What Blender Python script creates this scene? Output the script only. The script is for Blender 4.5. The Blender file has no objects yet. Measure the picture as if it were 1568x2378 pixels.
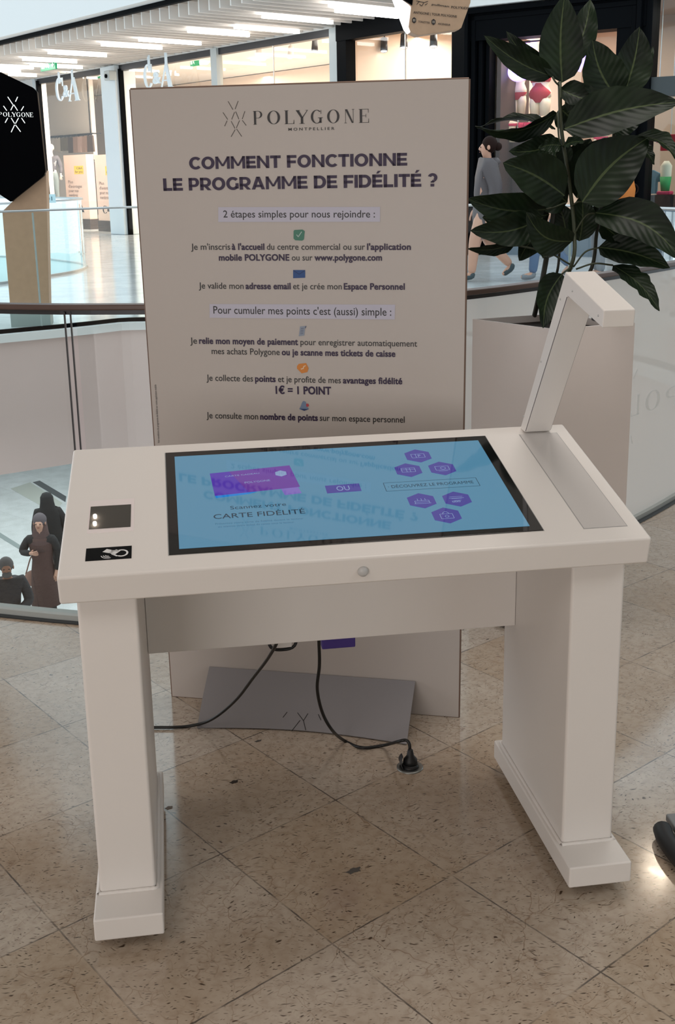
import bpy, bmesh, math, random
from mathutils import Vector, Matrix, noise
random.seed(7)
SC = bpy.context.scene
COL = SC.collection
PI = math.pi
# ------------------------------------------------------------------ camera
F_PX, PX, PY = 2569.93, 767.99, 1060.74
PITCH, YAW, ROLL = .2510, -.1423, -.0194
CAM = Vector((-.3454, -1.967, 1.4993))
_cp, _sp, _cy, _sy = math.cos(PITCH), math.sin(PITCH), math.cos(YAW), math.sin(YAW)
FW = Vector((-_sy*_cp, _cy*_cp, -_sp))
_r0 = Vector((_cy, _sy, 0)); _u0 = _r0.cross(FW)
RT = math.cos(ROLL)*_r0 + math.sin(ROLL)*_u0
UP = -math.sin(ROLL)*_r0 + math.cos(ROLL)*_u0
cam_d = bpy.data.cameras.new('camera'); cam = bpy.data.objects.new('camera', cam_d); COL.objects.link(cam)
cam_d.sensor_fit = 'VERTICAL'; cam_d.sensor_height = 24.0
cam_d.lens = F_PX/2378*24.0
cam_d.shift_x = (784-PX)/2378; cam_d.shift_y = (PY-1189)/2378
cam_d.clip_start = .05; cam_d.clip_end = 300
M = Matrix((RT, UP, -FW)).transposed().to_4x4(); M.translation = CAM
cam.matrix_world = M
SC.camera = cam
# ------------------------------------------------------------------ world, exposure, large lights
SC.view_settings.view_transform = 'Standard'; SC.view_settings.look = 'None'
SC.view_settings.gamma = 1; SC.view_settings.use_curve_mapping = False
SC.view_settings.exposure = 0.0
W = bpy.data.worlds.new('world'); SC.world = W; W.use_nodes = True
W.node_tree.nodes['Background'].inputs[0].default_value = (.80, .93, 1.0, 1)
W.node_tree.nodes['Background'].inputs[1].default_value = 1.45
def area(name, loc, size, power, color=(1, .93, .84), size_y=None, target=None, spread=PI, rotz=0):
    l = bpy.data.lights.new(name, 'AREA'); l.energy = power; l.color = color; l.size = size; l.spread = spread
    if size_y: l.shape = 'RECTANGLE'; l.size_y = size_y
    o = bpy.data.objects.new(name, l); COL.objects.link(o); o.location = loc
    if target is not None:
        o.rotation_euler = (Vector(target)-Vector(loc)).to_track_quat('-Z', 'Y').to_euler()
    else: o.rotation_euler = (0, 0, rotz)
    return o
# unseen area lights under our gallery's ceiling, added to brighten the foreground
area('gallery_light', (-2.4, -2.4, 3.52), 2.0, 34, (1, .93, .86))
area('gallery_light', (3.2, -2.2, 3.52), 1.6, 40, (.90, .98, 1.0))
area('gallery_light', (.9, .9, 3.52), 1.2, 34, (1, .94, .88))
# unseen area lights behind the camera and at left, added to lift upright faces
area('gallery_fill', (-4.2, -6.8, 1.35), 4.6, 148, (1, .96, .93), 2.3, target=(0, 1, .8))
area('gallery_fill', (-7.6, 1.2, 1.5), 2.6, 75, (.97, .98, 1.0), 2.4, target=(0, 1.0, .6))
area('gallery_fill', (5.0, -6.8, 1.9), 3.4, 48, (.88, .98, 1.0), 2.8, target=(0, 1, .8))
# lower mall level: unseen area lights, added to brighten its dark floor
area('lower_level_fill', (-2.5, 16.5, -1.7), 9.0, 430, (.90, .97, 1.0))
area('lower_level_fill', (-3.0, 6.5, -.9), 4.0, 40, (.92, .97, 1.0))
# ------------------------------------------------------------------ pixel -> point helpers (camera model above)
def ray(x, y): return FW + (x-PX)/F_PX*RT - (y-PY)/F_PX*UP
def on_plane(x, y, P, N):
    d = ray(x, y); return CAM + d*((Vector(P)-CAM).dot(Vector(N))/d.dot(Vector(N)))
def on_z(x, y, z=0.): return on_plane(x, y, (0, 0, z), (0, 0, 1))
# ------------------------------------------------------------------ materials
MATS = {}
def mat(name, col, rough=.5, metal=0., emit=None, estr=1., ior=1.45, alpha=1., noise_amt=0., noise_scale=20., bump=0., coat=0., sheen=0., trans=0.):
    if name in MATS: return MATS[name]
    m = bpy.data.materials.new(name); m.use_nodes = True; nt = m.node_tree; b = nt.nodes['Principled BSDF']
    b.inputs['Base Color'].default_value = (*col, 1); b.inputs['Roughness'].default_value = rough
    b.inputs['Metallic'].default_value = metal; b.inputs['IOR'].default_value = ior
    b.inputs['Coat Weight'].default_value = coat
    if emit: b.inputs['Emission Color'].default_value = (*emit, 1); b.inputs['Emission Strength'].default_value = estr
    if noise_amt or bump:
        tc = nt.nodes.new('ShaderNodeTexCoord'); n = nt.nodes.new('ShaderNodeTexNoise'); n.inputs['Scale'].default_value = noise_scale
        n.inputs['Detail'].default_value = 4; nt.links.new(tc.outputs['Object'], n.inputs['Vector'])
        if noise_amt:
            mx = nt.nodes.new('ShaderNodeMix'); mx.data_type = 'RGBA'
            mx.inputs[6].default_value = (*[c*(1-noise_amt) for c in col], 1); mx.inputs[7].default_value = (*[min(1, c*(1+noise_amt)) for c in col], 1)
            nt.links.new(n.outputs['Fac'], mx.inputs[0]); nt.links.new(mx.outputs[2], b.inputs['Base Color'])
        if bump:
            bp = nt.nodes.new('ShaderNodeBump'); bp.inputs['Strength'].default_value = bump; bp.inputs['Distance'].default_value = .002
            nt.links.new(n.outputs['Fac'], bp.inputs['Height']); nt.links.new(bp.outputs['Normal'], b.inputs['Normal'])
    MATS[name] = m; return m
def glass(name, tint=(.93, .98, .97), ior=1.45, refl=1.0):
    if name in MATS: return MATS[name]
    m = bpy.data.materials.new(name); m.use_nodes = True; nt = m.node_tree; nt.nodes.clear()
    o = nt.nodes.new('ShaderNodeOutputMaterial'); t = nt.nodes.new('ShaderNodeBsdfTransparent'); g = nt.nodes.new('ShaderNodeBsdfGlossy')
    t.inputs[0].default_value = (*tint, 1); g.inputs['Roughness'].default_value = .02; g.inputs['Color'].default_value = (refl, refl, refl, 1)
    fr = nt.nodes.new('ShaderNodeFresnel'); fr.inputs[0].default_value = ior
    mx = nt.nodes.new('ShaderNodeMixShader'); nt.links.new(fr.outputs[0], mx.inputs[0]); nt.links.new(t.outputs[0], mx.inputs[1]); nt.links.new(g.outputs[0], mx.inputs[2])
    nt.links.new(mx.outputs[0], o.inputs[0]); MATS[name] = m; return m
def frosted(name, col=(.72, .74, .74), amt=.75):
    if name in MATS: return MATS[name]
    m = bpy.data.materials.new(name); m.use_nodes = True; nt = m.node_tree; nt.nodes.clear()
    o = nt.nodes.new('ShaderNodeOutputMaterial'); t = nt.nodes.new('ShaderNodeBsdfTransparent'); d = nt.nodes.new('ShaderNodeBsdfDiffuse'); tl = nt.nodes.new('ShaderNodeBsdfTranslucent')
    d.inputs[0].default_value = (*col, 1); tl.inputs[0].default_value = (*col, 1)
    a = nt.nodes.new('ShaderNodeMixShader'); a.inputs[0].default_value = .5; b = nt.nodes.new('ShaderNodeMixShader'); b.inputs[0].default_value = amt
    nt.links.new(d.outputs[0], a.inputs[1]); nt.links.new(tl.outputs[0], a.inputs[2]); nt.links.new(t.outputs[0], b.inputs[1]); nt.links.new(a.outputs[0], b.inputs[2])
    nt.links.new(b.outputs[0], o.inputs[0]); MATS[name] = m; return m
def srgb(r, g, b):
    f = lambda c: (c/255/12.92 if c/255 <= .04045 else ((c/255+.055)/1.055)**2.4)
    return (f(r), f(g), f(b))
# marble for the floors
def marble(name, base, dark, light, rough, tiled=True, size=.4, phase=(0., 0.), ang=0., grout=.0012, speck=1.0, grout_col=(.10, .08, .065), narrow=True, ior=1.5):
    m = bpy.data.materials.new(name); m.use_nodes = True; nt = m.node_tree; N = nt.nodes.new; L = nt.links.new
    b = nt.nodes['Principled BSDF']; b.inputs['Roughness'].default_value = rough; b.inputs['IOR'].default_value = ior
    tc = N('ShaderNodeTexCoord'); obj = tc.outputs['Object']
    def math_(op, a, bb=None, c=None):
        n = N('ShaderNodeMath'); n.operation = op
        for i, v in enumerate((a, bb, c)):
            if v is None: continue
            if isinstance(v, (int, float)): n.inputs[i].default_value = v
            else: L(v, n.inputs[i])
        return n.outputs[0]
    def mix(f, a, bb):
        n = N('ShaderNodeMix'); n.data_type = 'RGBA'
        for i, v in ((0, f), (6, a), (7, bb)):
            if isinstance(v, (int, float)): n.inputs[i].default_value = v
            elif isinstance(v, tuple): n.inputs[i].default_value = (*v, 1)
            else: L(v, n.inputs[i])
        return n.outputs[2]
    def ramp(v, lo, hi):
        n = N('ShaderNodeMapRange'); n.inputs[1].default_value = lo; n.inputs[2].default_value = hi; L(v, n.inputs[0]); return n.outputs[0]
    def noise_(scale, detail=4, vec=obj, dist=0., rough_=.5):
        n = N('ShaderNodeTexNoise'); n.inputs['Scale'].default_value = scale; n.inputs['Detail'].default_value = detail; n.inputs['Distortion'].default_value = dist; n.inputs['Roughness'].default_value = rough_
        L(vec, n.inputs['Vector']); return n
    # warped coordinates
    wn = noise_(9, 3); vm = N('ShaderNodeVectorMath'); vm.operation = 'MULTIPLY_ADD'; L(wn.outputs['Color'], vm.inputs[0]); vm.inputs[1].default_value = (.09, .09, .09); L(obj, vm.inputs[2])
    col = mix(ramp(noise_(3.2, 5).outputs['Fac'], .35, .65), base, light)
    col = mix(math_('MULTIPLY', ramp(noise_(45, 5).outputs['Fac'], .45, .75), .35), col, dark)
    # thin wandering veins
    for sc, wd, am, msk in ((8, .011, .75, 2.0), (20, .022, .62, 5.0), (34, .03, .42, 7.0)):
        v = N('ShaderNodeTexVoronoi'); v.feature = 'DISTANCE_TO_EDGE'; v.inputs['Scale'].default_value = sc; L(vm.outputs[0], v.inputs['Vector'])
        line = math_('SUBTRACT', 1., ramp(v.outputs['Distance'], 0., wd)); k = ramp(noise_(msk*2, 4).outputs['Fac'], .49, .60)
        col = mix(math_('MULTIPLY', math_('MULTIPLY', line, k), am*speck), col, dark)
    # short fossil dashes : stretched voronoi cells in two directions
    for rot, sc, th in ((.5, 24, .20), (-.9, 32, .19), (1.6, 44, .21), (.1, 56, .24), (1.1, 38, .2), (-.3, 70, .25)):
        mp = N('ShaderNodeMapping'); mp.inputs['Rotation'].default_value = (0, 0, rot); mp.inputs['Scale'].default_value = (1, 3.8, 1); L(vm.outputs[0], mp.inputs['Vector'])
        v = N('ShaderNodeTexVoronoi'); v.inputs['Scale'].default_value = sc; L(mp.outputs[0], v.inputs['Vector'])
        sp = N('ShaderNodeSeparateColor'); L(v.outputs['Color'], sp.inputs[0])
        d = math_('SUBTRACT', 1., ramp(v.outputs['Distance'], th*.5, th)); pick = ramp(sp.outputs[0], .52, .8)
        col = mix(math_('MULTIPLY', math_('MULTIPLY', d, pick), 1.0*speck), col, tuple(c*.30 for c in dark))
    if tiled:
        mp = N('ShaderNodeMapping'); mp.vector_type = 'POINT'; mp.inputs['Rotation'].default_value = (0, 0, -ang); L(obj, mp.inputs['Vector'])
        s = N('ShaderNodeSeparateXYZ'); L(mp.outputs[0], s.inputs[0])
        a = s.outputs[0]
        if narrow: a = math_('SUBTRACT', a, math_('MULTIPLY', math_('LESS_THAN', a, .05), .06))
        a = math_('DIVIDE', math_('SUBTRACT', a, phase[0]), size); c = math_('DIVIDE', math_('SUBTRACT', s.outputs[1], phase[1]), size)
        lines = None
        wob = math_('MULTIPLY', math_('SUBTRACT', noise_(60, 3).outputs['Fac'], .5), .006)
        for t in (a, c):
            fr = math_('ABSOLUTE', math_('SUBTRACT', math_('FRACT', math_('ADD', math_('ADD', t, .5), wob)), .5))
            ln = math_('LESS_THAN', fr, grout/size)
            lines = ln if lines is None else math_('MAXIMUM', lines, ln)
        cv = N('ShaderNodeCombineXYZ'); L(math_('FLOOR', a), cv.inputs[0]); L(math_('FLOOR', c), cv.inputs[1])
        wnz = N('ShaderNodeTexWhiteNoise'); L(cv.outputs[0], wnz.inputs['Vector'])
        hsv = N('ShaderNodeHueSaturation'); L(col, hsv.inputs['Color']); L(math_('ADD', math_('MULTIPLY', wnz.outputs['Value'], .12), .94), hsv.inputs['Value']); L(math_('ADD', math_('MULTIPLY', wnz.outputs['Value'], -.4), 1.1), hsv.inputs['Saturation'])
        col = mix(math_('MULTIPLY', lines, ramp(noise_(14, 3).outputs['Fac'], .3, .6)), hsv.outputs[0], grout_col)
        bpn = N('ShaderNodeBump'); bpn.invert = True; bpn.inputs['Strength'].default_value = .3; bpn.inputs['Distance'].default_value = .001; L(lines, bpn.inputs['Height']); L(bpn.outputs[0], b.inputs['Normal'])
    L(col, b.inputs['Base Color'])
    L(math_('ADD', math_('MULTIPLY', noise_(30, 3).outputs['Fac'], .12), rough-.06), b.inputs['Roughness'])
    return m
# ------------------------------------------------------------------ mesh helpers
def wmat(o):
    m = Matrix.LocRotScale(o.location, o.rotation_euler, o.scale)
    return (wmat(o.parent) @ m) if o.parent else m
class MB:
    """collects shapes in world coordinates (optionally through a frame matrix) and links them as ONE mesh"""
    def __init__(s, frame=None): s.bm = bmesh.new(); s.f = frame or Matrix()
    def v(s, p): return s.bm.verts.new(s.f @ Vector(p))
    def face(s, pts):
        try: return s.bm.faces.new([s.v(p) for p in pts])
        except ValueError: pass
    def hexa(s, p):   # 8 points: bottom 4, top 4
        v = [s.v(q) for q in p]
        for f in ((3, 2, 1, 0), (4, 5, 6, 7), (0, 1, 5, 4), (1, 2, 6, 5), (2, 3, 7, 6), (3, 0, 4, 7)): s.bm.faces.new([v[i] for i in f])
        return s
    def box(s, x0, x1, y0, y1, z0, z1):
        return s.hexa([(x0, y0, z0), (x1, y0, z0), (x1, y1, z0), (x0, y1, z0), (x0, y0, z1), (x1, y0, z1), (x1, y1, z1), (x0, y1, z1)])
    def prism(s, poly, d):   # polygon (3D pts) extruded by vector d
        d = Vector(d); a = [s.v(p) for p in poly]; b = [s.v(Vector(p)+d) for p in poly]; n = len(a)
        s.bm.faces.new(a[::-1]); s.bm.faces.new(b)
        for i in range(n): s.bm.faces.new([a[i], a[(i+1) % n], b[(i+1) % n], b[i]])
        return s
    def tube(s, pts, r, n=10, cap=True):
        pts = [Vector(p) for p in pts]; rs = r if isinstance(r, (list, tuple)) else [r]*len(pts); rings = []; pn = None
        for i, p in enumerate(pts):
            t = (pts[min(i+1, len(pts)-1)]-pts[max(i-1, 0)]).normalized()
            if pn is None: pn = t.orthogonal().normalized()
            pn = (pn-t*pn.dot(t)).normalized(); b = t.cross(pn)
            rings.append([s.v(p+(pn*math.cos(2*PI*k/n)+b*math.sin(2*PI*k/n))*rs[i]) for k in range(n)])
        for i in range(len(rings)-1):
            for k in range(n): s.bm.faces.new([rings[i][k], rings[i][(k+1) % n], rings[i+1][(k+1) % n], rings[i+1][k]])
        if cap: s.bm.faces.new(rings[0][::-1]); s.bm.faces.new(rings[-1])
        return s
    def lathe(s, prof, c=(0, 0, 0), n=24, axis=None):
        c = Vector(c); ax = Vector(axis or (0, 0, 1)).normalized(); u = ax.orthogonal().normalized(); w = ax.cross(u); rings = []
        for r, h in prof: rings.append([s.v(c+ax*h+(u*math.cos(2*PI*k/n)+w*math.sin(2*PI*k/n))*max(r, 1e-4)) for k in range(n)])
        for i in range(len(rings)-1):
            for k in range(n): s.bm.faces.new([rings[i][k], rings[i][(k+1) % n], rings[i+1][(k+1) % n], rings[i+1][k]])
        s.bm.faces.new(rings[0][::-1]); s.bm.faces.new(rings[-1]); return s
    def ellipsoid(s, c, r, n=16, m=10, rot=None):
        c = Vector(c); rot = rot or Matrix.Identity(3); g = []
        for i in range(m+1):
            th = PI*i/m; g.append([s.v(c+rot @ Vector((r[0]*math.sin(th)*math.cos(2*PI*k/n), r[1]*math.sin(th)*math.sin(2*PI*k/n), r[2]*math.cos(th)))) for k in range(n)])
        for i in range(m):
            for k in range(n): s.bm.faces.new([g[i][k], g[i+1][k], g[i+1][(k+1) % n], g[i][(k+1) % n]])
        return s
    def grid(s, fn, nu, nv, thick=None):
        g = [[s.v(fn(i/nu, j/nv)) for j in range(nv+1)] for i in range(nu+1)]
        for i in range(nu):
            for j in range(nv): s.bm.faces.new([g[i][j], g[i+1][j], g[i+1][j+1], g[i][j+1]])
        return s
    def build(s, name, m, parent=None, bevel=0, seg=2, smooth=False, solid=0, sub=0, offset=0, merge=0):
        me = bpy.data.meshes.new(name)
        if merge: bmesh.ops.remove_doubles(s.bm, verts=s.bm.verts, dist=merge)
        bmesh.ops.recalc_face_normals(s.bm, faces=s.bm.faces)
        if parent: s.bm.transform(wmat(parent).inverted())
        s.bm.to_mesh(me); s.bm.free(); o = bpy.data.objects.new(name, me); COL.objects.link(o)
        ms = m if isinstance(m, (list, tuple)) else [m]
        for q in ms: me.materials.append(q)
        if parent: o.parent = parent
        if smooth:
            for p in me.polygons: p.use_smooth = True
        if solid:
            k = o.modifiers.new('solid', 'SOLIDIFY'); k.thickness = solid; k.offset = offset
        if bevel:
            k = o.modifiers.new('bevel', 'BEVEL'); k.width = bevel; k.segments = seg; k.limit_method = 'ANGLE'; k.angle_limit = .6; k.harden_normals = True
            for p in me.polygons: p.use_smooth = True
        if sub:
            k = o.modifiers.new('sub', 'SUBSURF'); k.levels = sub; k.render_levels = sub
        return o
def tag(o, label=None, cat=None, group=None, kind=None):
    if label: o['label'] = label
    if cat: o['category'] = cat
    if group: o['group'] = group
    if kind: o['kind'] = kind
    return o
def thing(name, label, cat, loc=(0, 0, 0), rz=0, group=None):
    o = bpy.data.objects.new(name, None); COL.objects.link(o); o.location = loc; o.rotation_euler = (0, 0, rz); o.empty_display_size = .1
    return tag(o, label, cat, group)
def struct(o): o['kind'] = 'structure'; return o
def lab(o, l): o['label'] = l; return o
def frame(O, X, Z=(0, 0, 1)):
    X = Vector(X).normalized(); Z = Vector(Z).normalized(); Y = Z.cross(X).normalized(); Z = X.cross(Y)
    m = Matrix((X, Y, Z)).transposed().to_4x4(); m.translation = Vector(O); return m
# ---- text: drawn in a plane frame (x right, y up the plane, z out of it)
def text_mesh(body, bold=0., ext=.0, res=3, space=1.):
    c = bpy.data.curves.new('t', 'FONT'); c.space_character = space; c.body = body; c.size = 1; c.offset = bold; c.extrude = ext; c.resolution_u = res; c.fill_mode = 'BOTH'
    o = bpy.data.objects.new('t', c); COL.objects.link(o); bpy.context.view_layer.update()
    me = bpy.data.meshes.new_from_object(o.evaluated_get(bpy.context.evaluated_depsgraph_get()))
    bpy.data.objects.remove(o); bpy.data.curves.remove(c); return me
def text_geo(mb, fr, body, x0, y0, x1, y1, cap, bold=0., lift=.0004, flip=False, res=3):
    """baseline from (x0,y0) to (x1,y1) in frame coords, cap height in metres"""
    me = text_mesh(body, min(bold, .012), 0, res, 1.14 if bold > .05 else (1.04 if bold > .02 else 1.0))
    xs = [v.co.x for v in me.vertices]
    if not xs: return
    a, b = min(xs), max(xs); W_ = math.hypot(x1-x0, y1-y0); sx = W_/(b-a); sy = cap/.70
    ux, uy = (x1-x0)/W_, (y1-y0)/W_
    e = max(0, bold-.012); sh = [(0, 0)] if e <= 0 else [(dx*e, dy*e*.6) for dx in ((-1, -.5, 0, .5, 1) if e > .02 else (-1, 0, 1)) for dy in ((-1, 1) if e > .02 else (0,))]
    for k, (dx, dy) in enumerate(sh):
        vs = []
        for v in me.vertices:
            X = (v.co.x-a+dx)*sx; Y = (v.co.y+dy)*sy
            vs.append(mb.bm.verts.new(fr @ Vector((x0+ux*X-uy*Y, y0+uy*X+ux*Y, lift+k*.00002))))
        for p in me.polygons:
            try: mb.bm.faces.new([vs[i] for i in p.vertices])
            except ValueError: pass
    bpy.data.meshes.remove(me)
def poly2(mb, fr, pts, lift=.0004):
    try: mb.bm.faces.new([mb.bm.verts.new(fr @ Vector((x, y, lift))) for x, y in pts])
    except ValueError: pass
def stroke2(mb, fr, a, b, w, lift=.0004):
    a = Vector(a); b = Vector(b); d = (b-a).normalized(); n = Vector((-d.y, d.x))*w/2
    poly2(mb, fr, [tuple(a-n), tuple(b-n), tuple(b+n), tuple(a+n)], lift)
def ring2(mb, fr, cx, cy, rx, ry, ix, iy, a0=0, a1=360, n=28, lift=.0004):
    for i in range(n):
        t0 = math.radians(a0+(a1-a0)*i/n); t1 = math.radians(a0+(a1-a0)*(i+1)/n)
        poly2(mb, fr, [(cx+rx*math.cos(t0), cy+ry*math.sin(t0)), (cx+rx*math.cos(t1), cy+ry*math.sin(t1)), (cx+ix*math.cos(t1), cy+iy*math.sin(t1)), (cx+ix*math.cos(t0), cy+iy*math.sin(t0))], lift)
def didone(mb, fr, ch, x, y, w, h, mir=False, lift=.0004, thin=.05, thick=.19):
    """high-contrast letters in box x..x+w, y..y+h"""
    def X(t): return x+w*(1-t) if mir else x+w*t
    def Y(t): return y+h*t
    P = lambda *q: poly2(mb, fr, [(X(a), Y(b)) for a, b in q], lift)
    R = lambda a, b, c, d: P((a, c), (b, c), (b, d), (a, d))
    th = thin*h/w if w else thin
    def ring(cx, cy, rx, ry, ix, iy, a0=0, a1=360):
        n = 26
        for i in range(n):
            t0 = math.radians(a0+(a1-a0)*i/n); t1 = math.radians(a0+(a1-a0)*(i+1)/n)
            P((cx+rx*math.cos(t0), cy+ry*math.sin(t0)), (cx+rx*math.cos(t1), cy+ry*math.sin(t1)), (cx+ix*math.cos(t1), cy+iy*math.sin(t1)), (cx+ix*math.cos(t0), cy+iy*math.sin(t0)))
    if ch == 'O': ring(.5, .5, .5, .5, .5-thick, .47)
    elif ch == 'C': ring(.52, .5, .52, .5, .52-thick*1.2, .46, 40, 320); R(.86, .92, .62, .98)
    elif ch == 'G': ring(.5, .5, .5, .5, .5-thick, .46, 48, 318); R(.72, .9, .04, .42); R(.6, 1, .40, .44); R(.84, .88, .70, .98)
    elif ch == 'P': R(.08, .08+thick*1.2, 0, 1); R(0, .36, 0, .03); R(0, .5, .97, 1); ring(.5, .73, .48, .27, .48-thick, .24, -90, 90); R(.3, .5, .46, .49)
    elif ch == 'L': R(.1, .1+thick*1.2, 0, 1); R(0, .42, .97, 1); R(0, 1, 0, .03); P((.9, 0), (1, 0), (1, .3), (.96, .3))
    elif ch == 'Y': P((0, 1), (.25, 1), (.58, .45), (.4, .45)); P((.95, 1), (1, 1), (.56, .42), (.5, .45)); R(.4, .6, 0, .47); R(.28, .72, 0, .03); R(0, .34, .97, 1); R(.8, 1, .97, 1)
    elif ch == 'N': R(.1, .14, 0, 1); R(.86, .9, 0, 1); P((.08, 1), (.3, 1), (.9, 0), (.74, 0)); R(0, .24, 0, .03); R(.76, 1, .97, 1)
    elif ch == 'E': R(.1, .1+thick*1.2, 0, 1); R(0, .96, .97, 1); R(0, 1, 0, .03); R(.3, .7, .49, .52); P((.93, 0), (1, 0), (1, .3), (.97, .3)); P((.9, 1), (.96, 1), (.96, .72), (.93, .72)); R(.68, .72, .38, .64)
    elif ch == 'A': P((.02, 0), (.08, 0), (.52, 1), (.46, 1)); P((.66, 0), (.94, 0), (.62, 1), (.44, 1)); R(.2, .75, .3, .34); R(0, .2, 0, .03); R(.56, 1, 0, .03)
HW = dict(C=.93, O=1.06, M=1.16, E=.78, N=.98, T=.84, F=.75, I=.26, L=.72, P=.84, R=.88, G=.98, A=1.04, D=.94)
HW.update({'É': .78, '?': .70, ' ': .34})
def heavy(mb, fr, text, x0, y0, x1, y1, h, lift=.0006):
    """extra bold geometric capitals"""
    tot = sum(HW[c] for c in text)+.075*(len(text)-1); L_ = math.hypot(x1-x0, y1-y0); k = L_/tot; ux, uy = (x1-x0)/L_, (y1-y0)/L_; T_ = .265
    def place(cx):
        return lambda a, b: (x0+ux*(cx+a)*k-uy*b*h, y0+uy*(cx+a)*k+ux*b*h)
    cx = 0.
    for c in text:
        f = place(cx); w = HW[c]
        P = lambda *q: poly2(mb, fr, [f(a, b) for a, b in q], lift)
        Rr = lambda a, b, u, v: P((a, u), (b, u), (b, v), (a, v))
        def ring(ox, oy, rx, ry, ix, iy, a0=0, a1=360, n=30):
            for i in range(n):
                t0 = math.radians(a0+(a1-a0)*i/n); t1 = math.radians(a0+(a1-a0)*(i+1)/n)
                P((ox+rx*math.cos(t0), oy+ry*math.sin(t0)), (ox+rx*math.cos(t1), oy+ry*math.sin(t1)), (ox+ix*math.cos(t1), oy+iy*math.sin(t1)), (ox+ix*math.cos(t0), oy+iy*math.sin(t0)))
        s = .225
        if c == 'O': ring(w/2, .5, w/2, .52, w/2-T_, .30)
        elif c == 'C': ring(.53, .5, .53, .52, .53-T_, .30, 42, 318)
        elif c == 'G': ring(.53, .5, .53, .52, .53-T_, .30, 42, 322); Rr(w-.25, w, .10, .52)
        elif c in 'EÉ':
            Rr(0, T_, 0, 1); Rr(0, w, 0, s); Rr(0, w-.06, .39, .60); Rr(0, w-.02, 1-s, 1)
            if c == 'É': P((.30, 1.07), (.46, 1.07), (.66, 1.28), (.42, 1.28))
        elif c == 'F': Rr(0, T_, 0, 1); Rr(0, w-.05, .35, .57); Rr(0, w, 1-s, 1)
        elif c == 'L': Rr(0, T_, 0, 1); Rr(0, w, 0, s)
        elif c == 'I': Rr(0, w, 0, 1)
        elif c == 'T': Rr(0, w, 1-s, 1); Rr(w/2-T_/2, w/2+T_/2, 0, 1)
        elif c == 'N': Rr(0, T_-.01, 0, 1); Rr(w-T_+.01, w, 0, 1); P((0, 1), (.22, 1), (w, 0), (w-.22, 0))
        elif c == 'M': Rr(0, T_-.03, 0, 1); Rr(w-T_+.03, w, 0, 1); P((0, 1), (.20, 1), (w/2+.09, .22), (w/2-.09, .22)); P((w, 1), (w-.20, 1), (w/2-.09, .22), (w/2+.09, .22))
        elif c == 'A': P((0, 0), (.27, 0), (w/2+.12, 1), (w/2-.14, 1)); P((w, 0), (w-.27, 0), (w/2-.12, 1), (w/2+.14, 1)); Rr(.22, w-.22, .18, .37)
        elif c == 'D': Rr(0, T_, 0, 1); Rr(0, .46, 0, s); Rr(0, .46, 1-s, 1); ring(.44, .5, .50, .5, .50-T_, .5-s, -90, 90)
        elif c in 'PR':
            Rr(0, T_, 0, 1); Rr(0, .46, 1-s*.92, 1); Rr(0, .46, .27, .47); ring(.46, .635, w-.46, .365, w-.46-T_, .16, -90, 90)
            if c == 'R': P((.30, .32), (.58, .32), (w+.01, 0), (w-.29, 0))
        elif c == '?': ring(.34, .68, .36, .34, .36-T_+.02, .34-s+.02, -55, 160); P((.20, .33), (.46, .33), (.58, .44), (.36, .52)); Rr(.20, .46, .30, .40); Rr(.19, .47, 0, .22)
        cx += w+.075
def emblem(mb, fr, cx, cy, s, w, mir=False, dots=True):
    L = [((455, 115), (475, 150)), ((500, 115), (485, 148)), ((430, 160), (450, 190)), ((468, 190), (482, 160)), ((487, 158), (500, 190)), ((528, 158), (515, 190)),
         ((435, 217), (447, 195)), ((465, 197), (481, 228)), ((503, 195), (487, 226)), ((515, 195), (532, 217)), ((482, 232), (462, 262)), ((488, 230), (510, 262))]
    for a, b in L:
        f = lambda p: (cx+(p[0]-481)/75*s*(-1 if mir else 1), cy-(p[1]-188)/75*s)
        stroke2(mb, fr, f(a), f(b), w)
# ---- smooth skinned bodies
def skin_mesh(verts, edges, radii, sub=2, root=0):
    me = bpy.data.meshes.new('sk'); me.from_pydata([tuple(v) for v in verts], edges, [])
    o = bpy.data.objects.new('sk', me); COL.objects.link(o)
    k = o.modifiers.new('skin', 'SKIN'); k.use_smooth_shade = True
    sv = me.skin_vertices[0].data
    for i, r in enumerate(radii):
        sv[i].radius = (r, r) if not isinstance(r, tuple) else r
        sv[i].use_root = (i == root)
    s = o.modifiers.new('s', 'SUBSURF'); s.levels = sub; s.render_levels = sub
    bpy.context.view_layer.update()
    out = bpy.data.meshes.new_from_object(o.evaluated_get(bpy.context.evaluated_depsgraph_get()))
    bpy.data.objects.remove(o); bpy.data.meshes.remove(me)
    for p in out.polygons: p.use_smooth = True
    return out
def link_mesh(name, me, m, parent):
    o = bpy.data.objects.new(name, me); COL.objects.link(o); me.materials.clear(); me.materials.append(m)
    if parent: o.parent = parent
    return o
def bez(pts, n=8):
    """catmull-rom through the points"""
    P = [Vector(p) for p in pts]; P = [P[0]*2-P[1]]+P+[P[-1]*2-P[-2]]; out = []
    for i in range(1, len(P)-2):
        for k in range(n):
            t = k/n; a, b, c, d = P[i-1], P[i], P[i+1], P[i+2]
            out.append(.5*((2*b)+(c-a)*t+(2*a-5*b+4*c-d)*t*t+(3*b-a-3*c+d)*t**3))
    out.append(P[-2]); return out
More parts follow.
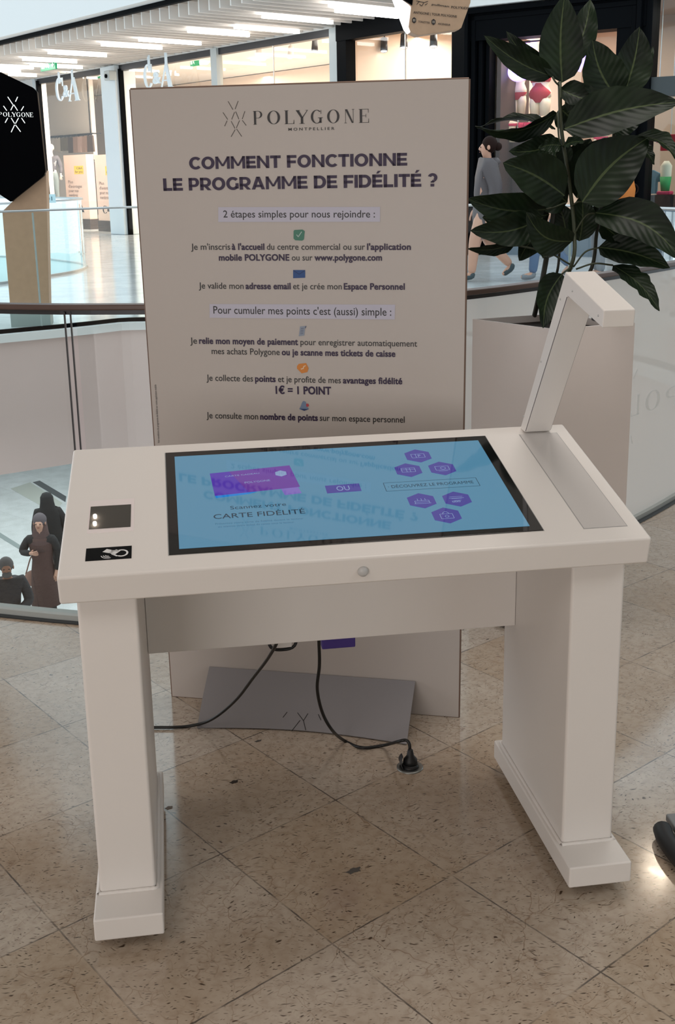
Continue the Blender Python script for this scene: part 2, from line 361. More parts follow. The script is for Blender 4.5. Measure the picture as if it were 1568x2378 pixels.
# ------------------------------------------------------------------ palette
white = mat('white_lacquer', srgb(226, 221, 217), .38, noise_amt=.012, noise_scale=6, bump=.05)
white_side = white
black_gl = mat('black_glass', (.004, .004, .005), .06, ior=1.7)
dark = mat('black_rubber', (.008, .008, .009), .5)
steel = mat('brushed_steel', (.55, .56, .56), .3, 1.)
darksteel = mat('dark_metal', (.05, .05, .055), .4, .6)
brown_rail = mat('brown_handrail', srgb(92, 74, 68), .4, noise_amt=.15, noise_scale=12)
clear = glass('clear_glass')
paint = mat('soft_white_paint', (.74, .74, .73), .7)
fascia_m = mat('fascia_paint', srgb(206, 184, 178), .7, noise_amt=.02, noise_scale=2)
black_paint = mat('black_gloss_paint', (.002, .0025, .0035), .5, ior=1.12)
# ================================================================== STRUCTURE
ANG = math.atan2(.514, .857)
near_floor_m = marble('near_marble', srgb(172, 153, 132), srgb(120, 90, 62), srgb(188, 173, 156), .12, ior=1.72, grout=.0018, phase=(.225, .383), ang=ANG)
far_floor_m = marble('far_marble', srgb(205, 206, 208), srgb(182, 170, 158), srgb(224, 226, 230), .12, size=.9, phase=(0, 0), ang=.5, speck=.35, grout=.003, grout_col=(.45, .4, .36), narrow=False)
low_floor_m = marble('lower_marble', srgb(205, 208, 206), srgb(175, 172, 162), srgb(222, 225, 224), .3, size=1.0, ang=.7, speck=.2, grout=.004, grout_col=(.4, .42, .42), narrow=False)
BAL = [(-8, 5.0), (-4, 3.25), (-2.2, 2.42), (-1.0, 1.84), (-.55, 1.66), (0, 1.56), (.55, 1.66), (1.05, 1.96), (1.63, 2.40), (2.2, 2.93), (3.2, 3.95), (5, 5.9), (8, 9)]
BALC = [(p.x, p.y) for p in bez([(x, y, 0) for x, y in BAL], 8)]
mb = MB(); mb.prism([(x, y+.0, 0) for x, y in BALC]+[(8, -8, 0), (-8, -8, 0)], (0, 0, -.45)); struct(mb.build('floor', near_floor_m))
mb = MB(); mb.box(-40, 40, -20, 60, -5.2, -5); struct(mb.build('floor_lower', low_floor_m))
# far gallery slab: its edge bends towards us on the right
RAIL_H = 1.193
EP = [on_z(0, 490, RAIL_H), on_z(340, 483.5, RAIL_H), on_z(700, 479, RAIL_H), on_z(1090, 477, RAIL_H), on_z(1255, 477.5, RAIL_H), on_z(1443, 482, RAIL_H), on_z(1568, 487, RAIL_H), on_z(1720, 497, RAIL_H)]
EP = [on_z(0, 778), on_z(340, 748)]+[Vector((q.x, q.y, 0)) for q in EP[2:]]; EP = [EP[0]-(EP[1]-EP[0])*5]+EP; EP.append(EP[-1]+(EP[-1]-EP[-2])*.15)
EDGE = bez(EP, 6)
def strip(mb, pts, z0, z1, w, off=0.):
    P = [Vector(q) for q in pts]; N_ = []
    for i in range(len(P)): t = (P[min(i+1, len(P)-1)]-P[max(i-1, 0)]); t.z = 0; t.normalize(); N_.append(Vector((-t.y, t.x, 0)))
    rings = []
    for q, n in zip(P, N_): rings.append([mb.v(q+n*(off-w/2)+Vector((0, 0, z0))), mb.v(q+n*(off+w/2)+Vector((0, 0, z0))), mb.v(q+n*(off+w/2)+Vector((0, 0, z1))), mb.v(q+n*(off-w/2)+Vector((0, 0, z1)))])
    for a, b in zip(rings, rings[1:]):
        for k in range(4): mb.bm.faces.new([a[k], a[(k+1) % 4], b[(k+1) % 4], b[k]])
    mb.bm.faces.new(rings[0]); mb.bm.faces.new(rings[-1][::-1]); return mb
fl = MB(); fl.prism([Vector((q.x, q.y, 0)) for q in EDGE]+[Vector((40, 60, 0)), Vector((-40, 60, 0)), Vector((-40, 8, 0))], (0, 0, -.3)); struct(fl.build('floor_far', far_floor_m))
struct(strip(MB(), EDGE, -1.42, -.06, .3, .14).build('wall_fascia', fascia_m))
struct(strip(MB(), EDGE, -.075, .004, .14, .02).build('trim_1', paint))
# gallery we stand in: ceiling, back and side walls (behind the camera)
wall_m = mat('warm_wall', srgb(190, 176, 160), .8)
MB().box(-8, 8, -8, 5.4, 3.6, 3.9).build('ceiling', mat('gallery_ceiling', srgb(190, 180, 170), .8))['kind'] = 'structure'
MB().box(-8, 8, -8.3, -8, 0, 3.9).build('wall_back', wall_m)['kind'] = 'structure'
MB().box(-8.3, -8, -8, 3, 0, 3.9).build('wall_left', wall_m)['kind'] = 'structure'
MB().box(8, 8.3, -8, 3, 0, 3.9).build('wall_right', wall_m)['kind'] = 'structure'
# ================================================================== KIOSK
TAU = .2224; TH = .0596; TDEP = .5324; TW = .5763; HT = .7882
TD = frame((0, 0, HT), (1, 0, 0), (0, -math.sin(TAU), math.cos(TAU)))
TDI = TD.inverted(); TN = TD.to_3x3() @ Vector((0, 0, 1))
def td(x, y, o=0.): q = TDI @ on_plane(x, y, TD @ Vector((0, 0, o)), TN); return (q.x, q.y)
kiosk = thing('touchscreen_kiosk', 'white two-legged kiosk desk with a sloping top and a large blue touchscreen', 'kiosk', (0, .27, 0))
def under(y): return HT + y*math.tan(TAU) - TH/math.cos(TAU)   # underside height of the sloping top
MB(TD).box(-TW, TW, 0, TDEP, -TH, 0).build('tabletop', white, kiosk, bevel=.0055, seg=3)
for sx in (-1, 1):
    a, b = sorted((sx*.4357, sx*.5499)); y0, y1 = .0593, .505
    MB().hexa([(a, y0, .076), (b, y0, .076), (b, y1, .076), (a, y1, .076), (a, y0, under(y0)-.0005), (b, y0, under(y0)-.0005), (b, y1, under(y1)-.0005), (a, y1, under(y1)-.0005)]).build('leg', white, kiosk, bevel=.007, seg=3)
    # weld bead round the leg's base
    ft = MB().box(min(sx*.4217, sx*.5590), max(sx*.4217, sx*.5590), -.0271, .5239, .03, .0787).build('foot', white, kiosk, bevel=.004, seg=3)
    w = MB(); cs = [(a-.002, y0-.003), (b+.002, y0-.003), (b+.002, y1+.003), (a-.002, y1+.003)]
    ring = []
    for i in range(4):
        p, q = cs[i], cs[(i+1) % 4]
        for k in range(24): t = k/24; ring.append((p[0]+(q[0]-p[0])*t, p[1]+(q[1]-p[1])*t, .0787))
    ring.append(ring[0])
    w.tube(ring, [.0042+.0012*random.random() for _ in ring], 6, cap=False).build('weld_seam', white, ft, smooth=True)
    for yy in (.05, .45):
        MB().lathe([(.02, 0), (.022, .004), (.018, .012), (.01, .03)], (sx*.49, yy, 0), 16).build('caster', dark, kiosk, smooth=True)
# apron beam between the legs
A1 = on_plane(1193, 1454, (.4357, 0, 0), (1, 0, 0)); A2 = on_plane(343, 1518, (-.4357, 0, 0), (1, 0, 0))
ay = (A1.y+A2.y)/2; az = (A1.z+A2.z)/2
MB().hexa([(-.4352, ay, az), (.4352, ay, az), (.4352, ay+.16, az), (-.4352, ay+.16, az), (-.4352, ay, under(ay)-.001), (.4352, ay, under(ay)-.001), (.4352, ay+.16, under(ay+.16)-.001), (-.4352, ay+.16, under(ay+.16)-.001)]).build('apron_panel', white, kiosk, bevel=.002)
# sensor knob
kn = on_plane(843, 1326, (0, 0, HT), TD.to_3x3() @ Vector((0, -1, 0))); kd = TD.to_3x3() @ Vector((0, -1, 0))
lab(MB().lathe([(.0105, 0), (.0105, .004), (.0085, .0075), (.0045, .009), (.0001, .0095)], kn-kd*.0005, 24, kd).build('motion_sensor', mat('grey_plastic', srgb(190, 190, 190), .3), kiosk, smooth=True), 'small round grey sensor dome')
# under-top latches
for x in (225, 1410):
    p = on_plane(x, 1404 if x < 500 else 1316, (0, .03, 0), (0, 1, 0)); MB().lathe([(.006, -.004), (.007, .002), (.004, .004)], (p.x, .03, under(.03)-.001), 12).build('screw', darksteel, kiosk, smooth=True)
# screen
bez_o = MB(TD).box(-.3706, .3704, .0537, .4874, -.002, .0016).build('screen_bezel', mat('bezel_glass', (.004, .004, .005), .05, ior=1.75), kiosk, bevel=.0006)
MB(TD).box(-.3722, .3720, .0521, .4890, -.002, .0004).build('screen_seal', mat('seal', (.35, .34, .33), .5), kiosk)
def emis(name, col, s=1.0): return mat(name, (.0, .0, .0), .04, ior=2.0, emit=col, estr=s)
scr_bg = emis('display_blue', srgb(80, 130, 158))
disp = lab(MB(TD).box(-.3507, .3473, .0718, .4644, .0008, .0021).build('display', scr_bg, kiosk), 'glowing pale blue screen image')
S = frame(TD @ Vector((0, 0, 0)), (1, 0, 0), TN)
def icon_obj(name, m, fn, lift=.0025):
    g = MB(); fn(g, lift); return g.build(name, m, disp)
purple = emis('display_purple', srgb(66, 62, 140)); pale = emis('display_pale', srgb(128, 150, 186)); ink = emis('display_ink', srgb(24, 48, 66)); inkl = emis('display_ink_light', srgb(52, 96, 124))
def card(g, l): poly2(g, S, [(-.277, .373), (-.101, .391), (-.090, .290), (-.2715, .272)], l)
icon_obj('loyalty_card', emis('display_card', srgb(98, 56, 146)), card)
icon_obj('card_stripe', emis('display_pinkcard', srgb(78, 52, 160)), lambda g, l: poly2(g, S, [(-.277, .373), (-.235, .377), (-.2, .28), (-.2715, .272)], l+.0002))
icon_obj('card_edge', emis('display_cyan', srgb(20, 120, 200)), lambda g, l: poly2(g, S, [(-.2715, .2718), (-.18, .281), (-.2, .272), (-.269, .262)], l))
icon_obj('card_patch', emis('display_pink', srgb(120, 100, 178)), lambda g, l: poly2(g, S, [(-.131, .286), (-.094, .290), (-.09, .262), (-.126, .258)], l-.0002))  # lilac patch of the screen image, below the card's right end
def hexa2(g, cx, cy, r, l, rot=30, sy=1.): poly2(g, S, [(cx+r*math.cos(math.radians(60*i+rot)), cy+sy*r*math.sin(math.radians(60*i+rot))) for i in range(6)], l)
icon_obj('card_hexagon', pale, lambda g, l: hexa2(g, -.124, .355, .014, l+.0002))
icon_obj('card_writing', pale, lambda g, l: text_geo(g, S, 'CARTE CADEAU', -.245, .352, -.17, .359, .006, lift=l+.0003)); icon_obj('card_writing', pale, lambda g, l: text_geo(g, S, 'POLYGONE', -.205, .318, -.15, .323, .008, lift=l+.0003))
icon_obj('label_box', purple, lambda g, l: poly2(g, S, [(-.037, .288), (.037, .290), (.037, .256), (-.037, .254)], l))
icon_obj('label_writing', pale, lambda g, l: text_geo(g, S, 'OU', -.014, .262, .014, .263, .020, lift=l+.0002))
def discover(g, l):
    for a, b in (((.089, .248), (.293, .248)), ((.089, .285), (.293, .285)), ((.089, .248), (.089, .285)), ((.293, .248), (.293, .285))): stroke2(g, S, a, b, .0012, l)
    text_geo(g, S, '· DÉCOUVREZ LE PROGRAMME', .096, .2605, .283, .2605, .0125, lift=l)
icon_obj('button_writing', ink, discover)
icon_obj('heading_writing', ink, lambda g, l: (text_geo(g, S, 'Scannez votre', -.243, .211, -.128, .213, .014, lift=l), text_geo(g, S, 'CARTE FIDÉLITÉ', -.279, .1765, -.093, .1765, .0185, bold=.004, lift=l)))
icon_obj('small_writing', inkl, lambda g, l: (text_geo(g, S, 'Présentez votre carte de fidélité devant le lecteur', -.277, .154, -.1, .154, .006, lift=l), text_geo(g, S, 'ou scannez votre ticket de caisse sous le lecteur', -.272, .142, -.12, .142, .006, lift=l)))
HX = [(.191, .402), (.155, .337), (.231, .336), (.154, .199), (.229, .197), (.191, .133)]
for i, (hx, hy) in enumerate(HX):
    h = MB(); hexa2(h, hx, hy, .0325, .0025); h.build('hexagon_badge', purple, disp)
    g = MB(); l = .0028
    def bx(x0, y0, x1, y1, w=.0011):
        for a, b in (((x0, y0), (x1, y0)), ((x1, y0), (x1, y1)), ((x1, y1), (x0, y1)), ((x0, y1), (x0, y0))): stroke2(g, S, (hx+a[0], hy+a[1]), (hx+b[0], hy+b[1]), w, l)
    st = lambda a, b, w=.0011: stroke2(g, S, (hx+a[0], hy+a[1]), (hx+b[0], hy+b[1]), w, l)
    if i == 0: bx(-.015, -.009, .015, .009); st((-.005, -.009), (-.005, .009)); text_geo(g, S, 'P', hx-.0, hy-.005, hx+.006, hy-.005, .010, lift=l)
    elif i == 1: bx(-.015, -.009, .015, .009); st((-.004, -.009), (-.004, .009)); st((.004, -.009), (.004, .009)); st((-.015, .002), (.015, .002))
    elif i == 2: bx(-.015, -.008, .015, .010); ring2(g, S, hx+.002, hy+.001, .006, .006, .0048, .0048, lift=l); st((-.01, -.012), (.01, -.012))
    elif i == 3:
        bx(-.015, -.012, .015, 0); st((-.018, -.012), (.018, -.012)); st((-.015, -.006), (.015, -.006))
        for k in (-.008, 0, .008): st((k, 0), (k, .009))
    elif i == 4:
        for k in range(3): st((-.014+.003*k, .01-.008*k), (.014-.003*k, .01-.008*k)); bx(-.012+.006*k, -.013, -.008+.006*k, -.008)
        st((-.016, .004), (.016, .004))
    else: bx(-.013, -.013, .013, .006); ring2(g, S, hx, hy+.006, .007, .009, .0058, .0078, 0, 180, 14, l); ring2(g, S, hx, hy-.004, .0045, .0045, .0034, .0034, lift=l)
    g.build('badge_icon', pale, disp)
# scan plate on the right
sg = mat('scan_plate_glass', srgb(206, 202, 200), .12, ior=1.6)
MB(TD).box(.4525, .545, .0495, .4865, -.001, .0004).build('plate_frame', mat('grey_seal', (.33, .33, .33), .5), kiosk)
lab(MB(TD).box(.4540, .5435, .0510, .4850, -.001, .0009).build('scan_plate', sg, kiosk), 'long glossy pale grey glass plate')
# card reader and contactless label on the left
MB(TD).box(-.5285, -.4375, .1545, .2860, -.001, .0006).build('reader_frame', mat('reader_frame', srgb(232, 222, 222), .3), kiosk, bevel=.0004)
lab(MB(TD).box(-.5255, -.4440, .1690, .2600, -.0005, .0012).build('reader_window', mat('reader_glass', (.05, .045, .04), .008, ior=1.9), kiosk), 'dark reflective reader window')
lb = MB(TD).box(-.5270, -.4410, .0520, .0970, -.0005, .0008).build('contactless_label', mat('label_black', (.005, .005, .005), .5, ior=1.15), kiosk)
def hand(g, l):
    # a hand holding a card towards three waves
    cx, cy = -.476, .074
    poly2(g, S, [(cx-.020, cy+.006), (cx-.012, cy+.016), (cx+.004, cy+.008), (cx-.002, cy-.002), (cx-.014, cy+.003)], l)
    poly2(g, S, [(cx-.008, cy+.002), (cx+.006, cy+.012), (cx+.014, cy+.006), (cx+.002, cy-.008)], l)
    ring2(g, S, cx+.016, cy-.002, .013, .013, .0092, .0092, -125, 145, 22, l)
    stroke2(g, S, (cx+.008, cy+.0075), (cx-.004, cy+.0085), .004, l); stroke2(g, S, (cx+.0085, cy-.012), (cx-.002, cy-.003), .004, l)
    for r in (.005, .009, .013): ring2(g, S, cx-.010, cy-.006, r, r, r-.0018, r-.0018, 190, 300, 10, l)
g = MB(); hand(g, .0012); g.build('contactless_symbol', mat('label_print', (.7, .7, .7), .5), lb)
# scanner arm
AX0, AX1 = .467, .5305
def ap(x, y): q = on_plane(x, y, (AX0, 0, 0), (1, 0, 0)); return Vector((AX0, q.y, q.z))
prof = [ap(1208, 996), ap(1313, 631), ap(1403, 721), ap(1399, 762), ap(1317, 687), ap(1219, 1004)]
arm = MB().prism(prof, (AX1-AX0, 0, 0)).build('scanner_arm', white, kiosk, bevel=.0028, seg=3)
# cover strip on the post's front, camera head under the tip
o1, o2 = prof[5], prof[4]; d = (o2-o1).normalized(); out = Vector((0, -1, 0)); out = (out-d*out.dot(d)).normalized()
cv = MB(); q0 = o1+d*.004; q1 = o2-d*.004
sh = Vector((.002, 0, 0)); w_ = Vector((AX1-AX0-.004, 0, 0))
cv.hexa([q0+sh-out*.002, q0+sh+w_-out*.002, q0+sh+w_+out*.0016, q0+sh+out*.0016, q1+sh-out*.002, q1+sh+w_-out*.002, q1+sh+w_+out*.0016, q1+sh+out*.0016])
cv.build('cover_strip', white, arm, bevel=.0005)
gp = MB(); gp.hexa([q0-out*.002+Vector((.0006, 0, 0)), q0+w_*1.05-out*.002, q0+w_*1.05+out*.0004, q0+out*.0004+Vector((.0006, 0, 0)), q1-out*.002+Vector((.0006, 0, 0)), q1+w_*1.05-out*.002, q1+w_*1.05+out*.0004, q1+out*.0004+Vector((.0006, 0, 0))])
gp.build('cover_gap', mat('gap', (.22, .20, .20), .6), arm)
m0 = prof[3]+(prof[4]-prof[3])*.42; dn = Vector((0, 0, -1))
MB().box(AX0+.016, AX1-.016, m0.y-.018, m0.y+.018, m0.z-.016, m0.z+.01).build('camera_head', dark, arm, bevel=.003)
for x, y in ((1217, 967), (1257, 840), (1302, 695), (1330, 676), (1390, 733)):
    q = ap(x, y); MB().lathe([(.0022, 0), (.002, .0012), (.0008, .0014)], q, 10, (-1, 0, 0)).build('screw', steel, arm, smooth=True)
# adapter and cables under the beam
yb = ay+.165
px_ = lambda x, y, Y: on_plane(x, y, (0, Y, 0), (0, 1, 0))
a_, b_ = px_(748, 1500, yb), px_(826, 1503, yb)
MB().box(a_.x, b_.x, yb, yb+.06, b_.z, az+.06).build('power_adapter', mat('purple_box', srgb(70, 52, 130), .5), kiosk, bevel=.003)
cc = px_(655, 1494, yb+.03)
lp = [(cc.x+.034*math.cos(t), yb+.012+.004*math.sin(3*t), cc.z+.013+.024*math.sin(t)) for t in [2*PI*k/24 for k in range(25)]]
MB().tube(lp, .0042, 8).build('cable_coil', dark, kiosk, smooth=True)
MB().box(cc.x-.02, cc.x+.022, yb, yb+.03, cc.z+.001, cc.z+.05).build('socket_block', white, kiosk, bevel=.002)
# floor cables
def cable(name, pts, label, r=.0042):
    o = MB().tube(bez(pts, 8), r, 10).build(name, mat('cable_black', (.006, .006, .006), .45), smooth=True); tag(o, label, 'cable'); return o
s0 = on_z(952, 1782)
c2 = [px_(740, 1470, .44), px_(741, 1495, .455), px_(742, 1545, .48), px_(737, 1600, .52), px_(749, 1655, .555), px_(772, 1696, .575)]
c2 += [on_z(800, 1720, .006), on_z(840, 1736, .006), on_z(890, 1731, .008), px_(925, 1722, s0.y+.03), px_(943, 1719, s0.y+.018), px_(951, 1728, s0.y+.012), Vector((s0.x+.002, s0.y+.010, .040))]
cable('power_cable', c2, 'black power cable curving down into the round floor socket')
c1 = [px_(648, 1475, .44), px_(640, 1499, .46), px_(618, 1535, .55), px_(588, 1574, .65), px_(553, 1620, .75), px_(515, 1655, .82), px_(480, 1676, .86), on_z(440, 1686, .006), on_z(400, 1689, .006), on_z(350, 1690, .006), on_z(310, 1700, .006)]
cable('power_cable', c1, 'black cable sweeping left across the grey flap to behind the left leg')
sk = thing('floor_socket', 'round metal floor power socket with a black plug pushed in', 'socket', (s0.x, s0.y, 0))
MB().lathe([(.0345, 0), (.0345, .0015), (.032, .003), (.022, .003), (.021, .0015), (.001, .0015)], s0, 40).build('ring', mat('worn_steel', (.28, .29, .28), .35, .9), sk, smooth=True)
MB().lathe([(.022, 0), (.022, .006), (.018, .010), (.001, .010)], s0, 24).build('socket_well', dark, sk, smooth=True)
MB().lathe([(.019, .008), (.018, .022), (.010, .032), (.007, .048), (.0055, .05)], s0+Vector((.002, .003, 0)), 18).build('plug', dark, sk, smooth=True)
ld = MB(); ld.grid(lambda u, v: s0+Vector((-.020-.006*math.sin(PI*v), (u-.5)*.036*math.cos(v*1.1), .004+.034*v)), 6, 6); ld.build('socket_lid', darksteel, sk, smooth=True, solid=.002)
# ================================================================== INFORMATION BOARD
BLc, BRc = Vector((-.398, 1.084, 0)), Vector((.402, .802, 0))
BX = (BRc-BLc).normalized(); BNm = Vector((BX.y, -BX.x, 0));
if BNm.y > 0: BNm = -BNm
BF = frame(BLc, BX, BNm); BFI = BF.inverted()
def bp(x, y): q = BFI @ on_plane(x, y, BLc, BNm); return (q.x, q.y)
TLc, TRc = bp(302, 208), bp(1089, 183)
board = thing('information_board', 'tall pale beige board explaining the loyalty programme behind the kiosk', 'board', tuple((BLc+BRc)/2))
pb = [(0, .001), (.8485, .001), TRc, TLc]
g = MB(); g.prism([BF @ Vector((x, y, -.0003)) for x, y in pb], -BNm*.009)
board_m = mat('board_print', srgb(184, 176, 171), .42, noise_amt=.03, noise_scale=1.4)
g.build('panel', [board_m], board, bevel=.0012)
g = MB()
for a, b in zip(pb, pb[1:]+pb[:1]):
    a3 = BF @ Vector((*a, -.0045)); b3 = BF @ Vector((*b, -.0045)); g.tube([a3, b3], .0040, 6)
g.build('panel_core', mat('core_brown', srgb(112, 90, 78), .7), board)
ptx = mat('print_purple', srgb(34, 8, 54), .45); pbk = mat('print_black', (.012, .01, .012), .45); ppl = mat('print_lilac', srgb(186, 184, 200), .45)
def bt(mb, body, xl, yl, xr, yr, cap, bold=0., lift=.0006):
    a, b, c = bp(xl, yl), bp(xr, yr), bp(xl, yl-cap); text_geo(mb, BF, body, a[0], a[1], b[0], b[1], math.hypot(c[0]-a[0], c[1]-a[1]), bold, lift)
g = MB()
def px_letters(mb, fr, mp, word, xs, ybl, ybr, yt_l, yt_r, lift=.0006, mir=False):
    x0_, x1_ = xs[0][0], xs[-1][1]
    for ch, (a, b) in zip(word, xs):
        f = lambda x, l, r: l+(r-l)*(x-x0_)/(x1_-x0_)
        p = mp(a, f(a, ybl, ybr)); q = mp(b, f(b, ybl, ybr)); t = mp(a, f(a, yt_l, yt_r))
        didone(mb, fr, ch, p[0], p[1], q[0]-p[0], t[1]-p[1], mir, lift)
LX = [(300+a/1.96, 300+b/1.96) for a, b in ((566, 608), (630, 688), (708, 752), (760, 815), (828, 882), (902, 958), (980, 1026), (1046, 1092))]
px_letters(g, BF, bp, 'POLYGONE', LX, 289.5, 285, 258, 253)
g.build('logo_letters', pbk, board)
g = MB(); c = bp(545, 276); emblem(g, BF, c[0], c[1], .0445, .0016, ); g.build('logo_emblem', mat('print_grey', srgb(70, 64, 60), .5), board)
g = MB(); bt(g, 'M O N T P E L L I E R', 670, 303.5, 777, 301.5, 6.5, .012); g.build('logo_subtitle', pbk, board)
for tx, a, b, cp in (('COMMENT FONCTIONNE', (440, 393.5), (946, 384.5), 28.5), ('LE PROGRAMME DE FIDÉLITÉ ?', (380, 443.5), (1016, 433), 29)):
    p, q, u = bp(*a), bp(*b), bp(a[0], a[1]-cp); g = MB(); heavy(g, BF, tx, p[0], p[1], q[0], q[1], math.hypot(u[0]-p[0], u[1]-p[1])); g.build('heading_writing', ptx, board)
for q in (((507, 481), (883, 480.5), (883, 515), (507, 515.5)), ((487, 706), (918, 707.5), (917, 742), (487, 738))):
    g = MB(); poly2(g, BF, [bp(*p) for p in q], .0004); g.build('lilac_band', ppl, board)
g = MB(); bt(g, '2 étapes simples pour nous rejoindre :', 519, 505, 871, 505, 16.5, .006); g.build('band_writing', pbk, board); g = MB(); bt(g, "Pour cumuler mes points c'est (aussi) simple :", 496, 728, 909, 733, 17.5, .006); g.build('band_writing', pbk, board)
for b, s, xl, yl, xr, yr in (
    (0, "Je m'inscris", 444, 580, 535, 580), (1, "à l'accueil", 539, 580, 614, 580), (0, 'du centre commercial ou sur', 620, 580, 848, 580), (1, "l'application", 853, 580, 954, 580),
    (1, 'mobile POLYGONE', 509, 605, 672, 605), (0, 'ou sur', 678, 605, 726, 605), (1, 'www.polygone.com', 731, 605, 887, 605),
    (0, 'Je valide mon', 462, 670, 566, 671), (1, 'adresse email', 571, 671, 675, 671.5), (0, 'et je crée mon', 681, 671.5, 794, 672), (1, 'Espace Personnel', 799, 672, 940, 672.5),
    (0, 'Je', 442, 798, 458, 798), (1, 'relie mon moyen de paiement', 463, 798, 692, 801), (0, 'pour enregistrer automatiquement', 698, 801, 969, 805),
    (0, 'mes achats Polygone', 492, 822, 650, 824.5), (1, 'ou je scanne mes tickets de caisse', 655, 824.5, 918, 828.5),
    (0, 'Je collecte des', 480, 884, 588, 886), (1, 'points', 593, 886, 640, 887), (0, 'et je profite de mes', 646, 887, 792, 890), (1, 'avantages fidélité', 797, 890, 934, 892),
    (0, 'Je consulte mon', 480, 971, 600, 974), (1, 'nombre de points', 605, 974, 738, 977), (0, 'sur mon espace personnel', 743, 977, 940, 981.5)):
    g = MB(); bt(g, s, xl, yl, xr, yr, 14.5, .034 if b else .006); o = g.build('printed_words', ptx if b else pbk, board)
    if b: lab(o, 'bold purple words')
g = MB(); bt(g, '1€ = 1 POINT', 641, 914, 769, 916, 17.5, .036); lab(g.build('printed_words', ptx, board), 'bold purple words')
g = MB(); a, b, c = bp(371, 1029), bp(363, 893), bp(366, 1029)
text_geo(g, BF, 'Voir conditions du programme de fidélité sur votre application mobile', a[0], a[1], b[0], b[1], .006, 0, .0006); g.build('side_writing', pbk, board)
def bicon(name, m, quad, lift=.0005):
    g = MB(); poly2(g, BF, [bp(*p) for p in quad], lift); return g.build(name, m, board)
ic = MB(); bicon('check_icon', mat('ic_green', srgb(66, 122, 104), .5), ((684, 534), (703, 533), (708, 537), (706, 556), (702, 559), (686, 558), (682, 554), (682, 537)))
g = MB(); stroke2(g, BF, bp(689, 545), bp(693, 550), .0022, .0008); stroke2(g, BF, bp(692.5, 550.5), bp(701, 538), .0022, .0008); g.build('check_mark', mat('ic_light', srgb(170, 190, 185), .5), board)
bicon('envelope_icon', mat('ic_blue', srgb(34, 74, 132), .5), ((681, 627), (709, 627), (709, 645), (681, 646)))
g = MB(); stroke2(g, BF, bp(682, 628), bp(695, 637), .0016, .0008); stroke2(g, BF, bp(695, 637), bp(708, 628), .0016, .0008); g.build('envelope_fold', mat('ic_navy', srgb(24, 48, 96), .5), board)
bicon('receipt_icon', mat('ic_paleblue', srgb(140, 150, 166), .5), ((697, 758), (709, 757), (707, 779), (694, 781)))
g = MB()
for k in range(4): stroke2(g, BF, bp(699-.5*k, 763+4*k), bp(706-.5*k, 762.5+4*k), .0014, .0008)
stroke2(g, BF, bp(709, 762), bp(711, 757), .0025, .0008)
g.build('receipt_lines', mat('ic_slate', srgb(84, 92, 120), .5), board)
bicon('coin_icon', mat('ic_orange', srgb(206, 128, 52), .5), ((694, 845), (711, 843), (717, 855), (714, 864), (701, 867), (690, 856), (690, 850)))
g = MB(); stroke2(g, BF, bp(699, 857), bp(704, 856), .0024, .0008); stroke2(g, BF, bp(704, 857), bp(706, 850), .0024, .0008); stroke2(g, BF, bp(706, 851), bp(710, 849), .0024, .0008); g.build('coin_mark', mat('ic_cream', srgb(230, 205, 175), .5), board)
bicon('bell_icon', mat('ic_steelblue', srgb(112, 130, 158), .5), ((705, 931), (710, 933), (714, 945), (718, 950), (707, 954), (695, 950), (699, 943), (702, 934)))
bicon('bell_base', mat('ic_navy', srgb(24, 48, 96), .5), ((696, 949), (717, 950), (707, 954)), .0008)
bicon('bell_dot', mat('ic_red', srgb(180, 60, 66), .5), ((712, 937), (717, 938), (718, 943), (713, 945), (711, 941)), .0008)
# fold-out foot of the board
ftl, ftr = bp(487, 1549), bp(965, 1583); fbl, fbr = on_z(458, 1691, .002), on_z(945, 1729, .002)
FT0 = BF @ Vector((ftl[0], ftl[1], .001)); FT1 = BF @ Vector((ftr[0], ftr[1], .001))
# the flap stands a little in front of the board, so bring its top out towards us
flap = MB()
def fpt(u, v):
    top = FT0.lerp(FT1, u); bot = fbl.lerp(fbr, u); bow = BNm*(-.030*math.sin(PI*u))
    p = bot.lerp(top, v)+BNm*.045*math.sin(PI*v*.5+PI*.5*(1-v))*0 + BNm*.006*math.sin(PI*v); p += bow*(1-v)
    p.z = bot.z*(1-v)+top.z*v
    return p
flap.grid(fpt, 40, 14)
fo = flap.build('foot_flap', mat('flap_grey', srgb(134, 131, 134), .5), board, solid=.003, offset=-1)
g = MB()
def fq(x, y):
    # point of the flap seen at a pixel: solve by search on the surface parameters
    best = None
    for i in range(61):
        for j in range(31):
            p = fpt(i/60, j/30); d_ = p-CAM; z_ = d_.dot(FW); X_ = PX+F_PX*d_.dot(RT)/z_; Y_ = PY-F_PX*d_.dot(UP)/z_; e_ = (X_-x)**2+(Y_-y)**2
            if best is None or e_ < best[0]: best = (e_, p)
    return best[1]+BNm*.0048
for a, b in (((656, 1662), (666, 1653)), ((693, 1655), (702, 1671)), ((714, 1656), (703, 1670)), ((701, 1673), (680, 1694)), ((703, 1673), (713, 1696)), ((742, 1658), (747, 1669))):
    g = MB(); g.tube([fq(*a), fq(*b)], .0011, 5); g.build('flap_emblem_stroke', pbk, board)
